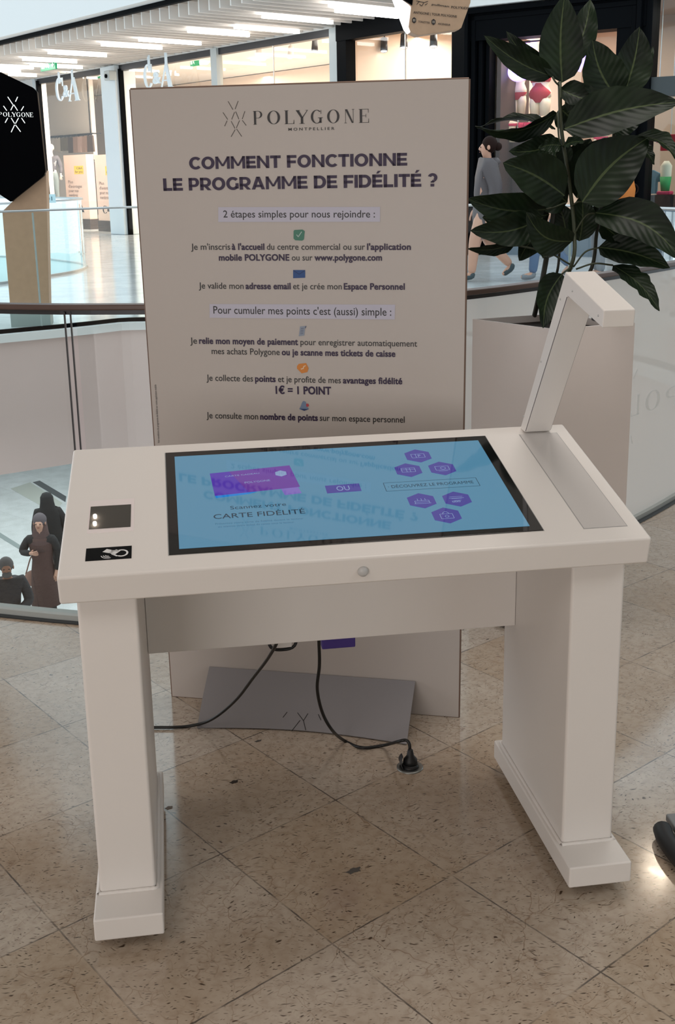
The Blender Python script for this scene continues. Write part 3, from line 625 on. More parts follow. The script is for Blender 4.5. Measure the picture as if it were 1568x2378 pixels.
# ================================================================== BALUSTRADE (our side)
def bal_range(x0, x1, n=40):
    out = []; P = BALC
    def at(x):
        for a, b in zip(P, P[1:]):
            if a[0] <= x <= b[0]: t = (x-a[0])/(b[0]-a[0]); return Vector((x, a[1]+(b[1]-a[1])*t, 0))
    return [at(x0+(x1-x0)*i/n) for i in range(n+1)]
def bal_n(p, q): t = (q-p).normalized(); return Vector((-t.y, t.x, 0))
bal = thing('glass_balustrade', 'curved glass balustrade with a brown handrail just behind the board and planter', 'balustrade', (0, 1.6, 0))
hr = bal_range(-6, 6, 120)
strip(MB(), hr, 1.086, 1.104, .052, .02).build('handrail', brown_rail, bal, bevel=.005)
strip(MB(), hr, 1.070, 1.086, .014, .022).build('rail_channel', darksteel, bal)
g = MB(); strip(g, hr, -.02, .022, .050, .03); g.build('base_channel', mat('grey_channel', srgb(176, 180, 178), .4), bal)
g = MB(); strip(g, hr, -.01, .004, .022, -.008); g.build('base_joint', mat('dark_joint', (.03, .035, .04), .4), bal)
def pane(x0, x1, m, name='glass_pane', n=24, w=.010):
    g = MB(); P = bal_range(x0, x1, n); A = []
    fr_ = []; bk = []
    for i, p in enumerate(P):
        q = P[min(i+1, n)]; o_ = P[max(i-1, 0)]; nn = bal_n(o_, q); fr_.append(p+nn*(.03-w/2)); bk.append(p+nn*(.03+w/2))
    vs = [[g.v(p+Vector((0, 0, z))) for z in (.022, 1.075)] for p in fr_]
    for i in range(n): g.bm.faces.new([vs[i][0], vs[i+1][0], vs[i+1][1], vs[i][1]])
    o = g.build(name, m, bal); return o
post_x = on_plane(158, 711, (0, 1.76, 0), (0, 1, 0)).x
pane(-4.5, post_x-.02, clear); pane(post_x+.02, .62, clear)
film = frosted('frosted_film', (.80, .745, .70), .90)
lab(pane(.66, 3.3, film, 'frosted_pane'), 'frosted glass pane'); pane(3.34, 5.8, film, 'frosted_pane')
for px0 in (post_x, .64, 3.32):
    p = bal_range(px0-.01, px0+.01, 1)
    for s in (-1, 1):
        g = MB(); q = (p[0]+p[1])/2+Vector((s*.0095, .022, 0)); g.box(q.x-.0022, q.x+.0022, q.y-.012, q.y+.012, 0, 1.08); g.build('post', darksteel if px0 < 0 else steel, bal)
# mirrored shop-centre name on the frosted glass (read from the far side)
gp0 = bal_range(1.2, 1.9, 1); GN = bal_n(gp0[0], gp0[1]); GX = (gp0[1]-gp0[0]).normalized()
GF = frame(gp0[0]+GN*.022, GX, -GN); GFI = GF.inverted()
def gp_(x, y): q = GFI @ on_plane(x, y, GF @ Vector((0, 0, 0)), GN); return (q.x, q.y)
for ch, a, b, y0, y1 in (('P', 1543, 1574, 949, 905), ('O', 1497, 1530, 959, 913), ('L', 1465, 1484, 968, 922), ('Y', 1420, 1452, 976, 932), ('G', 1370, 1406, 985, 942), ('O', 1326, 1358, 992, 950), ('N', 1280, 1314, 1000, 958), ('E', 1240, 1268, 1008, 966)):
    cpt = on_plane((a+b)/2, (y0+y1)/2, GF @ Vector((0, 0, 0)), GN); lr = bal_range(cpt.x-.03, cpt.x+.03, 1); GN_ = bal_n(lr[0], lr[1]); GX_ = (lr[1]-lr[0]).normalized()
    F_ = frame((lr[0]+lr[1])/2+GN_*.0225, GX_, -GN_); FI_ = F_.inverted()
    lf = lambda x, y: (lambda v: (v.x, v.y))(FI_ @ on_plane(x, y, F_ @ Vector((0, 0, 0)), GN_))
    p, q, t = lf(a, y0), lf(b, y0), lf(a, y1); g = MB(); didone(g, F_, ch, p[0], p[1], q[0]-p[0], t[1]-p[1], True, .002); g.build('film_letter', mat('film_white', srgb(244, 246, 246), .5), bal)
lr = bal_range(1.60, 1.66, 1); GN_ = bal_n(lr[0], lr[1]); F_R = frame((lr[0]+lr[1])/2+GN_*.0225, (lr[1]-lr[0]).normalized(), -GN_); FIR = F_R.inverted()
lfr = lambda x, y: (lambda v: (v.x, v.y))(FIR @ on_plane(x, y, F_R @ Vector((0, 0, 0)), GN_))
for a, b in (((1480, 858), (1470, 880)), ((1464, 1012), (1468, 1030)), ((1462, 872), (1452, 852))):
    g = MB(); stroke2(g, F_R, lfr(*a), lfr(*b), .006, .002); g.build('film_stroke', mat('film_white', srgb(244, 246, 246), .5), bal)
# ================================================================== PLANTER + PLANT
PH = 1.03
pL, pN, pR = on_z(1098, 741, PH), on_z(1285, 764, PH), on_z(1475, 750, PH); pR = pN+(pR-pN); pF = pL+(pR-pN)
PC = (pL+pR)/2; PC.z = 0
planter = thing('planter', 'tall square white metal planter behind the kiosk holding the big-leaved plant', 'planter', tuple(PC))
g = MB(); cr = [pL, pN, pR, pF]; cen = sum(cr, Vector())/4
inn = [cen+(c-cen)*.955 for c in cr]
for i in range(4):
    a, b, c, d = cr[i], cr[(i+1) % 4], inn[(i+1) % 4], inn[i]
    z = lambda p, h: Vector((p.x, p.y, h))
    g.hexa([z(a, .012), z(b, .012), z(c, .012), z(d, .012), z(a, PH), z(b, PH), z(c, PH), z(d, PH)])
g.build('box', mat('planter_lacquer', srgb(222, 212, 208), .28, noise_amt=.01), planter, merge=.0005)
g = MB(); g.prism([z(p, PH-.20) for p in [cen+(c-cen)*.95 for c in cr]], (0, 0, .178)); g.build('soil', mat('soil', srgb(40, 28, 22), .95, noise_amt=.5, noise_scale=60, bump=1.), planter)
g = MB()
g.prism([z(p, 0) for p in [cen+(c-cen)*.9 for c in cr]], (0, 0, .012)); g.build('plinth', dark, planter)
plant = thing('potted_plant', 'tall dark green plant with broad glossy leaves on thin canes', 'plant', (PC.x, PC.y, PH-.022))
def pp(x, y, off=0.): return on_plane(x, y, Vector((PC.x, PC.y, 1.4))+FW*off, FW)
leaf_m = bpy.data.materials.new('leaf_green'); leaf_m.use_nodes = True; nt = leaf_m.node_tree; b = nt.nodes['Principled BSDF']
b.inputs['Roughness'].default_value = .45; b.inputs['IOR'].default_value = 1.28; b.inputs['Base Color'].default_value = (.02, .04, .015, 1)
uvn = nt.nodes.new('ShaderNodeUVMap'); sp = nt.nodes.new('ShaderNodeSeparateXYZ'); nt.links.new(uvn.outputs[0], sp.inputs[0])
def nm(op, a, bb):
    n = nt.nodes.new('ShaderNodeMath'); n.operation = op
    for i, v in enumerate((a, bb)):
        if isinstance(v, (int, float)): n.inputs[i].default_value = v
        elif v is not None: nt.links.new(v, n.inputs[i])
    return n.outputs[0]
av = nm('ABSOLUTE', nm('SUBTRACT', sp.outputs[1], .5), None)
wave = nm('SINE', nm('MULTIPLY', nm('SUBTRACT', sp.outputs[0], nm('MULTIPLY', av, .55)), 64.), None)
mid = nm('LESS_THAN', av, .022)
no = nt.nodes.new('ShaderNodeTexNoise'); no.inputs['Scale'].default_value = 7; tc = nt.nodes.new('ShaderNodeTexCoord'); nt.links.new(tc.outputs['Object'], no.inputs['Vector'])
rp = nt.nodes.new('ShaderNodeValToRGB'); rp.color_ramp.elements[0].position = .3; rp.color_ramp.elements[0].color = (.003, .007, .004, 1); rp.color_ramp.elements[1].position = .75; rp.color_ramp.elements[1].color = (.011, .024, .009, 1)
nt.links.new(nm('ADD', no.outputs['Fac'], nm('MULTIPLY', wave, .03)), rp.inputs[0])
mx = nt.nodes.new('ShaderNodeMix'); mx.data_type = 'RGBA'; nt.links.new(mid, mx.inputs[0]); nt.links.new(rp.outputs[0], mx.inputs[6]); mx.inputs[7].default_value = (.05, .07, .03, 1); nt.links.new(mx.outputs[2], b.inputs['Base Color'])
bpn = nt.nodes.new('ShaderNodeBump'); bpn.inputs['Strength'].default_value = .15; bpn.inputs['Distance'].default_value = .003; nt.links.new(wave, bpn.inputs['Height']); nt.links.new(bpn.outputs[0], b.inputs['Normal'])
LV = MB(); uvl = LV.bm.loops.layers.uv.new('UVMap')
def leaf(bx, by, tx, ty, wpx, off0=0., off1=0., arch=0., fold=.35, tilt=0., twist=0., curl=0., ragged=0.):
    A = pp(bx, by, off0); B = pp(tx, ty, off1); L = (B-A).length; w = wpx/F_PX*3.9*.5
    axis = (B-A).normalized(); N0 = (-FW - axis*(-FW).dot(axis)).normalized()
    side = axis.cross(N0)
    n, m = 14, 6; rows = []
    for i in range(n+1):
        t = i/n; c = A.lerp(B, t)+side*arch/F_PX*3.9*math.sin(PI*t) + N0*curl*L*math.sin(PI*t)
        ww = w*(math.sin(PI*min(1, t**.82*.98+.02))**.72)*(1-.25*t)*1.12 if 0 < t < 1 else 0
        a = tilt+twist*t; s_ = side*math.cos(a)+N0*math.sin(a); nn = N0*math.cos(a)-side*math.sin(a)
        row = []
        for j in range(m+1):
            v = (j/m-.5)*2; rg = 1+ragged*math.sin(t*31+j*2)*abs(v)*.12
            row.append((c+s_*ww*v*rg+nn*ww*fold*abs(v)**1.3+nn*.004*math.sin(t*22+v*3)*abs(v), (t, j/m)))
        rows.append(row)
    vs = [[(LV.v(p), uv) for p, uv in r] for r in rows]
    for i in range(n):
        for j in range(m):
            q = [vs[i][j], vs[i+1][j], vs[i+1][j+1], vs[i][j+1]]
            f = LV.bm.faces.new([x[0] for x in q]); f.smooth = True
            for lp_, x in zip(f.loops, q): lp_[uvl].uv = x[1]
LEAVES = [
 (1306, 192, 1312, -12, 88, 0, -.05, -6, .3, .1), (1322, 150, 1372, -2, 62, .05, .05, 8, .3, .3), (1283, 178, 1124, 82, 52, 0, -.08, -10, .45, .2), (1290, 176, 1176, 72, 44, .06, .02, -12, .4, .2),
 (1432, 226, 1376, 92, 92, .0, -.05, -10, .25, 0), (1446, 224, 1486, 62, 78, .03, .0, 6, .3, .1), (1452, 228, 1518, 108, 34, .07, .08, 8, .5, .5),
 (1310, 300, 1580, 236, 96, -.04, -.12, -10, .3, .15), (1300, 206, 1420, 236, 56, .02, -.06, 8, .4, .2), (1318, 262, 1392, 196, 60, .06, .0, 4, .3, .2),
 (1294, 262, 1104, 294, 44, 0, -.08, -22, .5, .5, 1.2), (1290, 300, 1108, 298, 40, .03, -.02, 18, .5, -.6, -1.0), (1296, 330, 1182, 352, 52, .0, -.1, -8, .35, .2), (1304, 338, 1250, 345, 30, -.05, -.08, 4, .3, .2), (1308, 338, 1358, 330, 26, -.03, -.1, -4, .3, .3),
 (1312, 455, 1168, 378, 96, -.05, -.14, 8, .3, .1), (1318, 470, 1200, 420, 90, .03, -.02, 10, .3, .1), (1352, 470, 1508, 318, 118, -.05, -.08, -12, .28, .1), (1340, 460, 1420, 318, 90, .04, .06, -6, .3, .1), (1474, 316, 1575, 374, 44, -.05, -.12, -16, .5, .5), (1470, 330, 1520, 382, 30, .02, .0, -6, .4, .3),
 (1268, 486, 1086, 462, 74, -.04, -.14, -12, .35, .3), (1262, 505, 1092, 536, 66, -.08, -.16, -14, .35, .2), (1276, 498, 1120, 505, 84, .05, .02, -6, .3, .1), (1330, 560, 1222, 492, 66, -.08, -.15, -22, .35, .4), (1316, 560, 1296, 470, 56, .04, .04, 4, .3, .2), (1346, 560, 1352, 452, 60, .02, .02, 4, .3, .1), (1362, 508, 1470, 476, 36, .05, .05, -4, .4, .3),
 (1382, 494, 1582, 602, 90, -.04, -.14, -26, .3, .15), (1390, 574, 1556, 622, 66, -.02, -.1, -8, .35, .2), (1424, 616, 1532, 722, 46, -.04, -.12, -10, .35, .3, 0, 0, 1.), (1392, 500, 1470, 572, 58, .08, .1, 6, .3, .2), (1200, 562, 1086, 578, 26, -.02, -.06, -8, .4, .5), (1268, 540, 1206, 606, 54, .06, .06, 10, .3, .1), (1290, 545, 1262, 600, 66, .0, -.04, 6, .35, .2), (1232, 530, 1150, 548, 44, .06, .06, -4, .3, .2),
 (1306, 636, 1262, 762, 62, -.06, -.14, 12, .35, .2), (1398, 520, 1452, 566, 50, -.02, -.04, 0, .3, .1), (1300, 400, 1262, 316, 70, .05, .05, 6, .3, .1), (1330, 420, 1372, 322, 78, .07, .08, 0, .3, .1),
 (1296, 470, 1240, 420, 84, .07, .08, 0, .3, 0), (1378, 452, 1440, 380, 80, .02, .0, 0, .3, 0), (1310, 350, 1200, 420, 60, .08, .06, 6, .3, .1), (1300, 250, 1352, 300, 74, .07, .07, 0, .3, 0), (1420, 300, 1500, 262, 70, .02, -.02, -6, .3, .1),
]
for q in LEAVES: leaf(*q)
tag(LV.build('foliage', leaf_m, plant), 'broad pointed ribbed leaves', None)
cane_m = mat('cane', srgb(34, 34, 24), .55, noise_amt=.4, noise_scale=30); stem_m = mat('green_stem', srgb(52, 58, 40), .5)
soil_z = PH-.03
def stemto(name, pts, r, m):
    MB().tube(bez(pts, 6), r, 8).build(name, m, plant, smooth=True)
bs = [on_z(1238, 748, soil_z), on_z(1262, 752, soil_z), on_z(1250, 744, soil_z), on_z(1268, 746, soil_z)]
stemto('cane', [bs[0], pp(1258, 660, .04), pp(1276, 560, .04), pp(1290, 470, .03)], .0085, cane_m)
stemto('cane', [bs[2], pp(1292, 640, .1), pp(1300, 560, .08), pp(1304, 480, .06)], .0045, cane_m)
stemto('cane', [bs[1], pp(1326, 620, .0), pp(1334, 540, .0), pp(1322, 420, .0), pp(1304, 300, .0), pp(1300, 190, .0)], .0062, stem_m)
stemto('cane', [bs[3], pp(1366, 640, .03), pp(1386, 540, .03), pp(1398, 470, .03)], .006, cane_m)
stemto('cane', [pp(1398, 470, .03), pp(1420, 360, .04), pp(1436, 226, .03)], .006, stem_m)
for a, m_, b in (((1300, 200), (1290, 190), (1283, 178)), ((1312, 300), (1330, 290), (1345, 285)), ((1330, 550), (1362, 500), (1392, 497)), ((1332, 620), (1360, 585), (1392, 575)), ((1338, 625), (1380, 612), (1424, 616)), ((1326, 615), (1270, 585), (1190, 568)), ((1326, 620), (1316, 628), (1306, 636)), ((1316, 470), (1290, 480), (1268, 486)), ((1312, 340), (1300, 330), (1294, 262)), ((1326, 480), (1340, 470), (1352, 468))):
    stemto('leaf_stalk', [pp(*a), pp(*m_, -.02), pp(*b, -.02)], .0028, stem_m)
# ================================================================== FLOOR DETAILS
def scuff(name, x, y, r, m, label, sy=.6, rot=.4):
    c = on_z(x, y, 0); g = MB(); pts = []
    for k in range(14):
        t = 2*PI*k/14; rr = r*(1+.25*math.sin(k*2.3)); p = Vector((rr*math.cos(t), sy*rr*math.sin(t), 0)); p.rotate(Matrix.Rotation(rot, 3, 'Z')); pts.append(c+p+Vector((0, 0, .0004)))
    g.prism(pts, (0, 0, .0006)); o = g.build(name, m); tag(o, label, 'floor mark'); return o
hole_m = mat('hole_dark', srgb(46, 38, 30), .8); patch_m = mat('grey_patch', srgb(84, 80, 76), .5)
scuff('floor_mark', 544, 1816, .011, hole_m, 'dark brown pit in the marble left of the cable loop')
scuff('floor_mark', 822, 2022, .018, patch_m, 'dark grey patch in the marble nearest the middle foreground', .45)
scuff('floor_mark', 600, 1721, .010, patch_m, 'small grey chip in the marble just below the grey flap', .4)
scuff('floor_mark', 393, 1876, .009, mat('chip_pale', srgb(128, 116, 106), .6), 'pale chipped corner of marble beside the left foot', .7)
# black rubber-footed leg that enters at the right edge
st = thing('stand_base', 'black rubber-edged grey foot poking in at the right edge of the floor', 'stand', tuple(on_z(1560, 1950)))
q = [on_z(1538, 1925, .022), on_z(1550, 1955, .022), on_z(1585, 2000, .022), on_z(1660, 2080, .022)]
MB().tube(bez(q, 6), [.0]*0 or .021, 14).build('rubber_edge', dark, st, smooth=True)
q2 = [on_z(x, y, .018) for x, y in ((1545, 1905), (1640, 1895), (1720, 2060), (1600, 1985))]
g = MB(); g.prism(q2, (0, 0, .018)); g.build('foot_plate', mat('grey_plate', srgb(120, 122, 124), .4), st, bevel=.004)


dl_m = mat('downlight_emit', (.9, .9, .9), .5, emit=(1, .9, .78), estr=14.)
for i, (x, y, r_) in enumerate(((-.82, 3.17, .011), (-.82, 3.23, .011), (3.04, 4.87, .06))):
    o = MB().lathe([(r_, 0), (r_*1.05, .006), (r_*.9, .02)], (x, y, 3.58), 20).build('ceiling_downlight', dl_m if i < 2 else mat('downlight_strong', (.9, .9, .9), .5, emit=(1, .85, .66), estr=90.), smooth=True)
    tag(o, ['round ceiling downlight mirrored lower in the card reader window', 'round ceiling downlight mirrored upper in the card reader window', 'round ceiling downlight mirrored in the marble beside the right foot'][i], 'lamp')
# ================================================================== FAR GALLERY: opposite side of the atrium
S0 = Vector((-1.25, 28.6, 0)); SF = frame(S0, (.52, -.854, 0)); SFI = SF.inverted()
SX = SF.to_3x3() @ Vector((1, 0, 0)); SY = SF.to_3x3() @ Vector((0, 1, 0))
B0 = Vector((5.126, 18.128, 0)); BF2 = frame(B0, (.743, -.669, 0)); BF2I = BF2.inverted(); BY = BF2.to_3x3() @ Vector((0, 1, 0))
def sfp(x, y, t=0.): q = SFI @ on_plane(x, y, SF @ Vector((0, t, 0)), SY); return q.x, q.z
def bsp(x, y, t=0.): q = BF2I @ on_plane(x, y, BF2 @ Vector((0, t, 0)), BY); return q.x, q.z
def sfr(mb, x0, y0, x1, y1, t0, t1):
    """box whose front face covers a rectangle of the shop front plane at depth t0"""
    a, za = sfp(x0, y0, t0); b, zb = sfp(x1, y1, t0); return mb.box(min(a, b), max(a, b), t0, t1, min(za, zb), max(za, zb))
def bsr(mb, x0, y0, x1, y1, t0, t1):
    a, za = bsp(x0, y0, t0); b, zb = bsp(x1, y1, t0); return mb.box(min(a, b), max(a, b), t0, t1, min(za, zb), max(za, zb))
peach = mat('shop_wall_warm', srgb(236, 216, 198), .7); shop_white = mat('shop_white', srgb(232, 226, 220), .6); col_m = mat('column_white', srgb(214, 224, 230), .25)
lamp_m = mat('lamp_emit', (.9, .9, .9), .5, emit=(1, .98, .95), estr=9.); wood = mat('pale_wood', srgb(178, 144, 116), .55, noise_amt=.12, noise_scale=14)
# --- shell
struct(MB(SF).box(-30, 8.72, -.02, .25, 4.30, 4.62).build('trim_2', paint))
struct(MB(SF).box(-4.86, 8.72, .02, .2, 4.16, 4.30).build('trim_3', darksteel))
struct(MB(SF).box(-30, 8.9, 7, 7.3, 0, 4.6).build('wall_back_shop', peach))
struct(MB(SF).box(-30, 8.9, 0, 7.3, 4.62, 4.8).build('ceiling_shop', shop_white))
struct(MB(SF).box(-30, -4.9, .0, .3, 0, 4.3).build('wall_far_left', paint))
struct(MB(SF).box(8.78, 8.9, .1, 7.3, 0, 4.6).build('wall_divider', peach))
struct(MB(SF).box(8.9, 12.25, 5, 5.2, 0, 4.6).build('wall_back_shop_2', shop_white))
struct(MB(SF).box(8.9, 12.6, 0, 5.2, 4.3, 4.5).build('ceiling_shop_2', mat('ceil2', srgb(225, 210, 196), .7)))
struct(MB(SF).box(12.05, 12.3, .1, 5, 0, 4.3).build('wall_divider_2', peach))
# columns and mullions
struct(MB(SF).box(-.86, -.10, -.12, .5, 0, 4.30).build('column_1', col_m, None, bevel=.02))
struct(MB(SF).box(-.09, -.02, -.02, .1, 0, 4.2).build('trim_4', black_paint))
struct(MB(SF).box(-4.90, -4.80, -.02, .1, 0, 4.25).build('trim_5', black_paint)); struct(MB(SF).box(-5.05, -4.90, -.05, .12, 0, 4.3).build('trim_6', col_m))
struct(MB(SF).box(4.22, 4.46, -.04, .12, 0, 4.3).build('trim_7', mat('mullion_silver', srgb(188, 196, 198), .35)))
struct(MB(SF).box(8.50, 8.76, -.06, .2, 0, 4.3).build('trim_8', mat('mullion_silver', (.5, .5, .5), .35)))
struct(MB(SF).box(8.78, 9.06, -.1, .15, 0, 4.1).build('trim_9', black_paint)); g = MB(SF); g.box(8.78, 12.3, -.12, .12, 4.02, 4.42); struct(g.build('trim_10', black_paint))
struct(MB(SF).box(11.95, 12.25, -.1, .15, 0, 4.2).build('trim_11', black_paint))
for i, (a, b, h) in enumerate(((-4.8, -.86, 4.16), (-.02, 4.22, 4.16), (4.46, 8.5, 4.3), (9.06, 11.95, 4.02))):
    g = MB(SF); g.face([(a, .05, 0), (b, .05, 0), (b, .05, h), (a, .05, h)]); struct(g.build('window_%d' % (i+1), clear))
for s_ in (6.5, 10.6): struct(MB(SF).box(s_-.012, s_+.012, .04, .06, 0, 4.2).build('trim_12', steel))
# --- slatted soffit, bulkhead
struct(MB(SF).box(-34, 12.3, -3.4, 0, 4.56, 4.7).build('ceiling_soffit', mat('soffit_grey', srgb(170, 160, 152), .8)))
g = MB(SF); s_ = -33.0
while s_ < 12.2: g.box(s_, s_+.035, -3.42, -.03, 4.31, 4.54); s_ += .33
struct(g.build('ceiling_slats', mat('slat_white', srgb(226, 220, 214), .6)))
struct(MB(SF).box(-34, 12.3, -3.50, -3.40, 4.545, 4.66).build('trim_13', black_paint))
struct(MB(SF).box(-34, 12.3, -3.75, -3.50, 4.63, 10).build('wall_bulkhead', paint))
TL_ = []
for i, (x0, y0, x1, y1) in enumerate(((236, 99, 380, 107), (323, 88, 470, 97), (437, 67, 588, 76), (112, 118, 250, 125), (53, 134, 185, 139), (0, 151, 80, 154), (70, 148, 190, 154), (545, 58, 695, 70), (610, 33, 770, 48), (765, 5, 925, 22), (783, 20, 930, 34), (-20, 160, 50, 162), (20, 170, 75, 172))):
    p = on_z(x0, y0, 4.30); q = on_z(x1, y1, 4.30); L_ = min(max((q-p).dot(SY), .8), 2.2); qs = SFI @ p
    y0_ = max(-3.3, min(-.2-L_, qs.y)); o = MB(SF).box(qs.x-.035, qs.x+.035, y0_, y0_+L_, 4.235, 4.30).build('tube_light', lamp_m)
    TL_.append(o); tag(o, None, 'lamp', 'tube lamps in the far slatted ceiling'); o['px'] = (x0+x1)/2
ORD = ['first', 'second', 'third', 'fourth', 'fifth', 'sixth', 'seventh', 'eighth', 'ninth', 'tenth', 'eleventh', 'twelfth', 'thirteenth']
TL_.sort(key=lambda o: o['px'])
for i, o in enumerate(TL_): o['label'] = 'slim white tube lamp among the far ceiling slats, %s from the left' % ORD[i]; del o['px']
# shop lighting (recessed ceiling lamps of the shops)
def sarea(fr, s, t, z, size, power, col=(1, .86, .72), sy=None):
    l = area('shop_light', (0, 0, 0), size, power, col, sy); o = l; p = fr @ Vector((s, t, z)); o.location = p; return o
sarea(SF, -2.9, 1.4, 4.5, 2.4, 420); sarea(SF, -2.6, 4.8, 4.5, 3.4, 170); sarea(SF, 2.2, 3.2, 4.5, 3.4, 330); sarea(SF, 6.4, 3.2, 4.5, 3.4, 210); sarea(SF, 10.5, 2.4, 4.2, 2.4, 190, (1, .9, .8))
# round lamps in the shop ceiling
for i, (x, y, t) in enumerate(((439, 129, 1.2), (467, 149, 3.5), (385, 139, 2.4), (345, 144, 3.0), (600, 140, 5.0), (250, 180, 3.0))):
    p = on_plane(x, y, (0, 0, 4.56), (0, 0, 1)); q = SFI @ p
    if not (0.3 < q.y < 6.8): q.y = t
    o = MB(SF).lathe([(.20, 0), (.22, .03), (.20, .06)], (q.x, q.y, 4.56), 20).build('ceiling_lamp', lamp_m, smooth=True); tag(o, 'round glowing lamp in the shop ceiling, '+['left of the right exit sign', 'just below the right exit sign', 'left of the right exit sign and lower', 'above the second hanging letters', 'in the wide bay behind the spotlights', 'beside the small exit sign left of the column'][i], 'lamp', 'round ceiling lamps of the clothes shop')
# track spotlights
for i, (x, y, t, dk) in enumerate(((602, 118, 1.5, 0), (676, 121, 1.8, 0), (732, 106, 1.2, 1), (847, 98, 1.0, 1), (893, 104, 1.0, 1), (939, 95, .8, 1), (1002, 152, 3.5, 1), (1021, 158, 3.5, 1), (1046, 162, 3.3, 1), (1008, 92, .7, 1))):
    s_, z_ = sfp(x, y, t); top = 4.28 if s_ > 8.8 else 4.6
    r = thing('track_spotlight', 'dark' if dk else 'white', 'spotlight', SF @ Vector((s_, t, top)))
    tag(r, ['white spotlight, left one in the wide shop bay', 'white spotlight, middle one in the wide shop bay', 'dark spotlight near the silver mullion in the wide shop bay', 'dark spotlight leftmost in the black-framed shop window', 'dark spotlight second from left in the black-framed window', 'dark spotlight third from left in the black-framed window', 'low dark spotlight left of three above the board corner', 'low dark spotlight middle of three above the board corner', 'low dark spotlight right of three above the board corner', 'dark spotlight beside the hanging wood sign'][i], 'spotlight', 'spotlights in the black-framed shop window' if s_ > 8.8 else 'spotlights in the wide shop bay')
    hm = darksteel if dk else shop_white
    MB(SF).tube([(s_, t, z_+.08), (s_, t, top)], .014, 8).build('stem', hm, r, smooth=True)
    MB(SF).tube([(s_-.05, t+.04, z_+.12), (s_+.05, t-.06, z_-.12)], [.065, .075], 14).build('head', hm, r, smooth=True)
    MB(SF).lathe([(.06, 0), (.06, .006)], (s_+.051, t-.062, z_-.125), 14, (-.35, .35, -.9)).build('lens', lamp_m, r, smooth=True)
for s0_, s1_, t_ in ((4.9, 8.3, 1.5), (9.2, 11.9, .9)):
    tag(MB(SF).box(s0_, s1_, t_-.02, t_+.02, (4.24 if s0_ > 9 else 4.56), (4.28 if s0_ > 9 else 4.60)).build('light_track', darksteel if s0_ > 9 else shop_white), 'black ceiling light track above the black-framed shop window' if s0_ > 9 else 'white ceiling light track in the wide shop bay', 'light track')
# --- hanging C&A letters
def ca_sign(pxs, ytop, ybot, st, label):
    (c0, c1), (e0, e1), (a0, a1) = pxs; t = -.35
    r = thing('hanging_letters', label, 'sign', SF @ Vector((sfp(c0, ytop, t)[0], t, 4.2)))
    fr = frame(SF @ Vector((0, t, 0)), SX, -SY); lm = mat('letter_white', srgb(205, 218, 226), .35, emit=(.6, .75, .85), estr=.18)
    for ch, (x0, x1), k in (('C', (c0, c1), 0), ('&', (e0, e1), .3), ('A', (a0, a1), 0)):
        g = MB(); p0 = sfp(x0, ybot, t); p1 = sfp(x1, ybot, t); pt = sfp(x0, ytop, t); h = pt[1]-p0[1]
        if ch == '&': text_geo(g, fr, '&', p0[0], p0[1]+h*.2, p1[0], p0[1]+h*.2, h*.5, .03, 0)
        else: didone(g, fr, ch, p0[0], p0[1], p1[0]-p0[0], h, False, 0)
        g.build('letter', lm, r, solid=.035, offset=0)
    for x in st:
        s_, z_ = sfp(x, ytop, t); MB(SF).box(s_-.05, s_+.05, t-.01, t+.01, z_-.15, 4.5).build('strap', lm, r)
ca_sign(((132, 150), (149, 162), (160, 186)), 181, 236, (137, 168), 'hanging white shop letters left of the white column')
ca_sign(((336, 356), (357, 374), (374, 402)), 150, 206, (346, 386), 'hanging white shop letters right of the white column')
# --- signs
green = mat('exit_green', srgb(20, 140, 90), .4, emit=srgb(20, 150, 100), estr=.5); wsig = mat('sign_white', (.8, .8, .8), .4, emit=(.7, .9, .8), estr=.5)
def exit_sign(x0, y0, x1, y1, t, label, top, m=green, arrow=True):
    a, za = sfp(x0, y0, t); b, zb = sfp(x1, y1, t); r = thing('exit_sign' if m is green else 'fire_sign', label, 'sign', SF @ Vector(((a+b)/2, t, za)))
    MB(SF).box(a, b, t, t+.05, zb, za).build('panel', m, r)
    fr = frame(SF @ Vector((a, t-.006, zb)), SX, -SY); w, h = b-a, za-zb; g = MB()
    poly2(g, fr, [(w*.08, h*.2), (w*.3, h*.2), (w*.3, h*.8), (w*.08, h*.8)]); poly2(g, fr, [(w*.38, h*.2), (w*.46, h*.35), (w*.6, h*.15), (w*.52, h*.55), (w*.6, h*.75), (w*.42, h*.7)])
    if arrow: poly2(g, fr, [(w*.72, h*.5), (w*.8, h*.5), (w*.8, h*.8), (w*.86, h*.8), (w*.86, h*.5), (w*.95, h*.5), (w*.83, h*.2)])
    g.build('pictogram', wsig, r)
    if top: MB(SF).tube([((a+b)/2, t+.02, za), ((a+b)/2, t+.02, top)], .012, 6).build('rod', steel, r)
exit_sign(93, 142, 129, 160, -1.6, 'green running-man exit sign hanging under the slatted ceiling at far left', 4.56)
exit_sign(225, 163, 240, 180, 3.0, 'small green exit sign inside the shop, left of the white column', 4.62, arrow=False)
exit_sign(441, 133, 460, 152, 3.0, 'green exit sign reflected in the shop glass, right of the second hanging letters', 4.62, arrow=False)  # a reflection in the glass, modelled as a solid glowing sign
exit_sign(243, 302, 256, 318, 6.9, 'small red and white sign on the shop wall beside the white column', None, mat('sign_red', srgb(170, 40, 40), .5), False)
a, za = sfp(258, 166, -.12); b, zb = sfp(272, 186, -.12)
cmr = thing('security_camera', 'small grey security camera box fixed to the white column', 'camera', SF @ Vector((a, -.12, zb)))
MB(SF).box(a, b, -.34, -.121, zb, za).build('housing', mat('cam_grey', srgb(180, 186, 186), .5), cmr, bevel=.02); MB(SF).lathe([(.05, 0), (.05, .03), (.03, .04)], ((a+b)/2, -.345, zb+.1), 12, (0, -1, 0)).build('lens', black_paint, cmr, smooth=True)
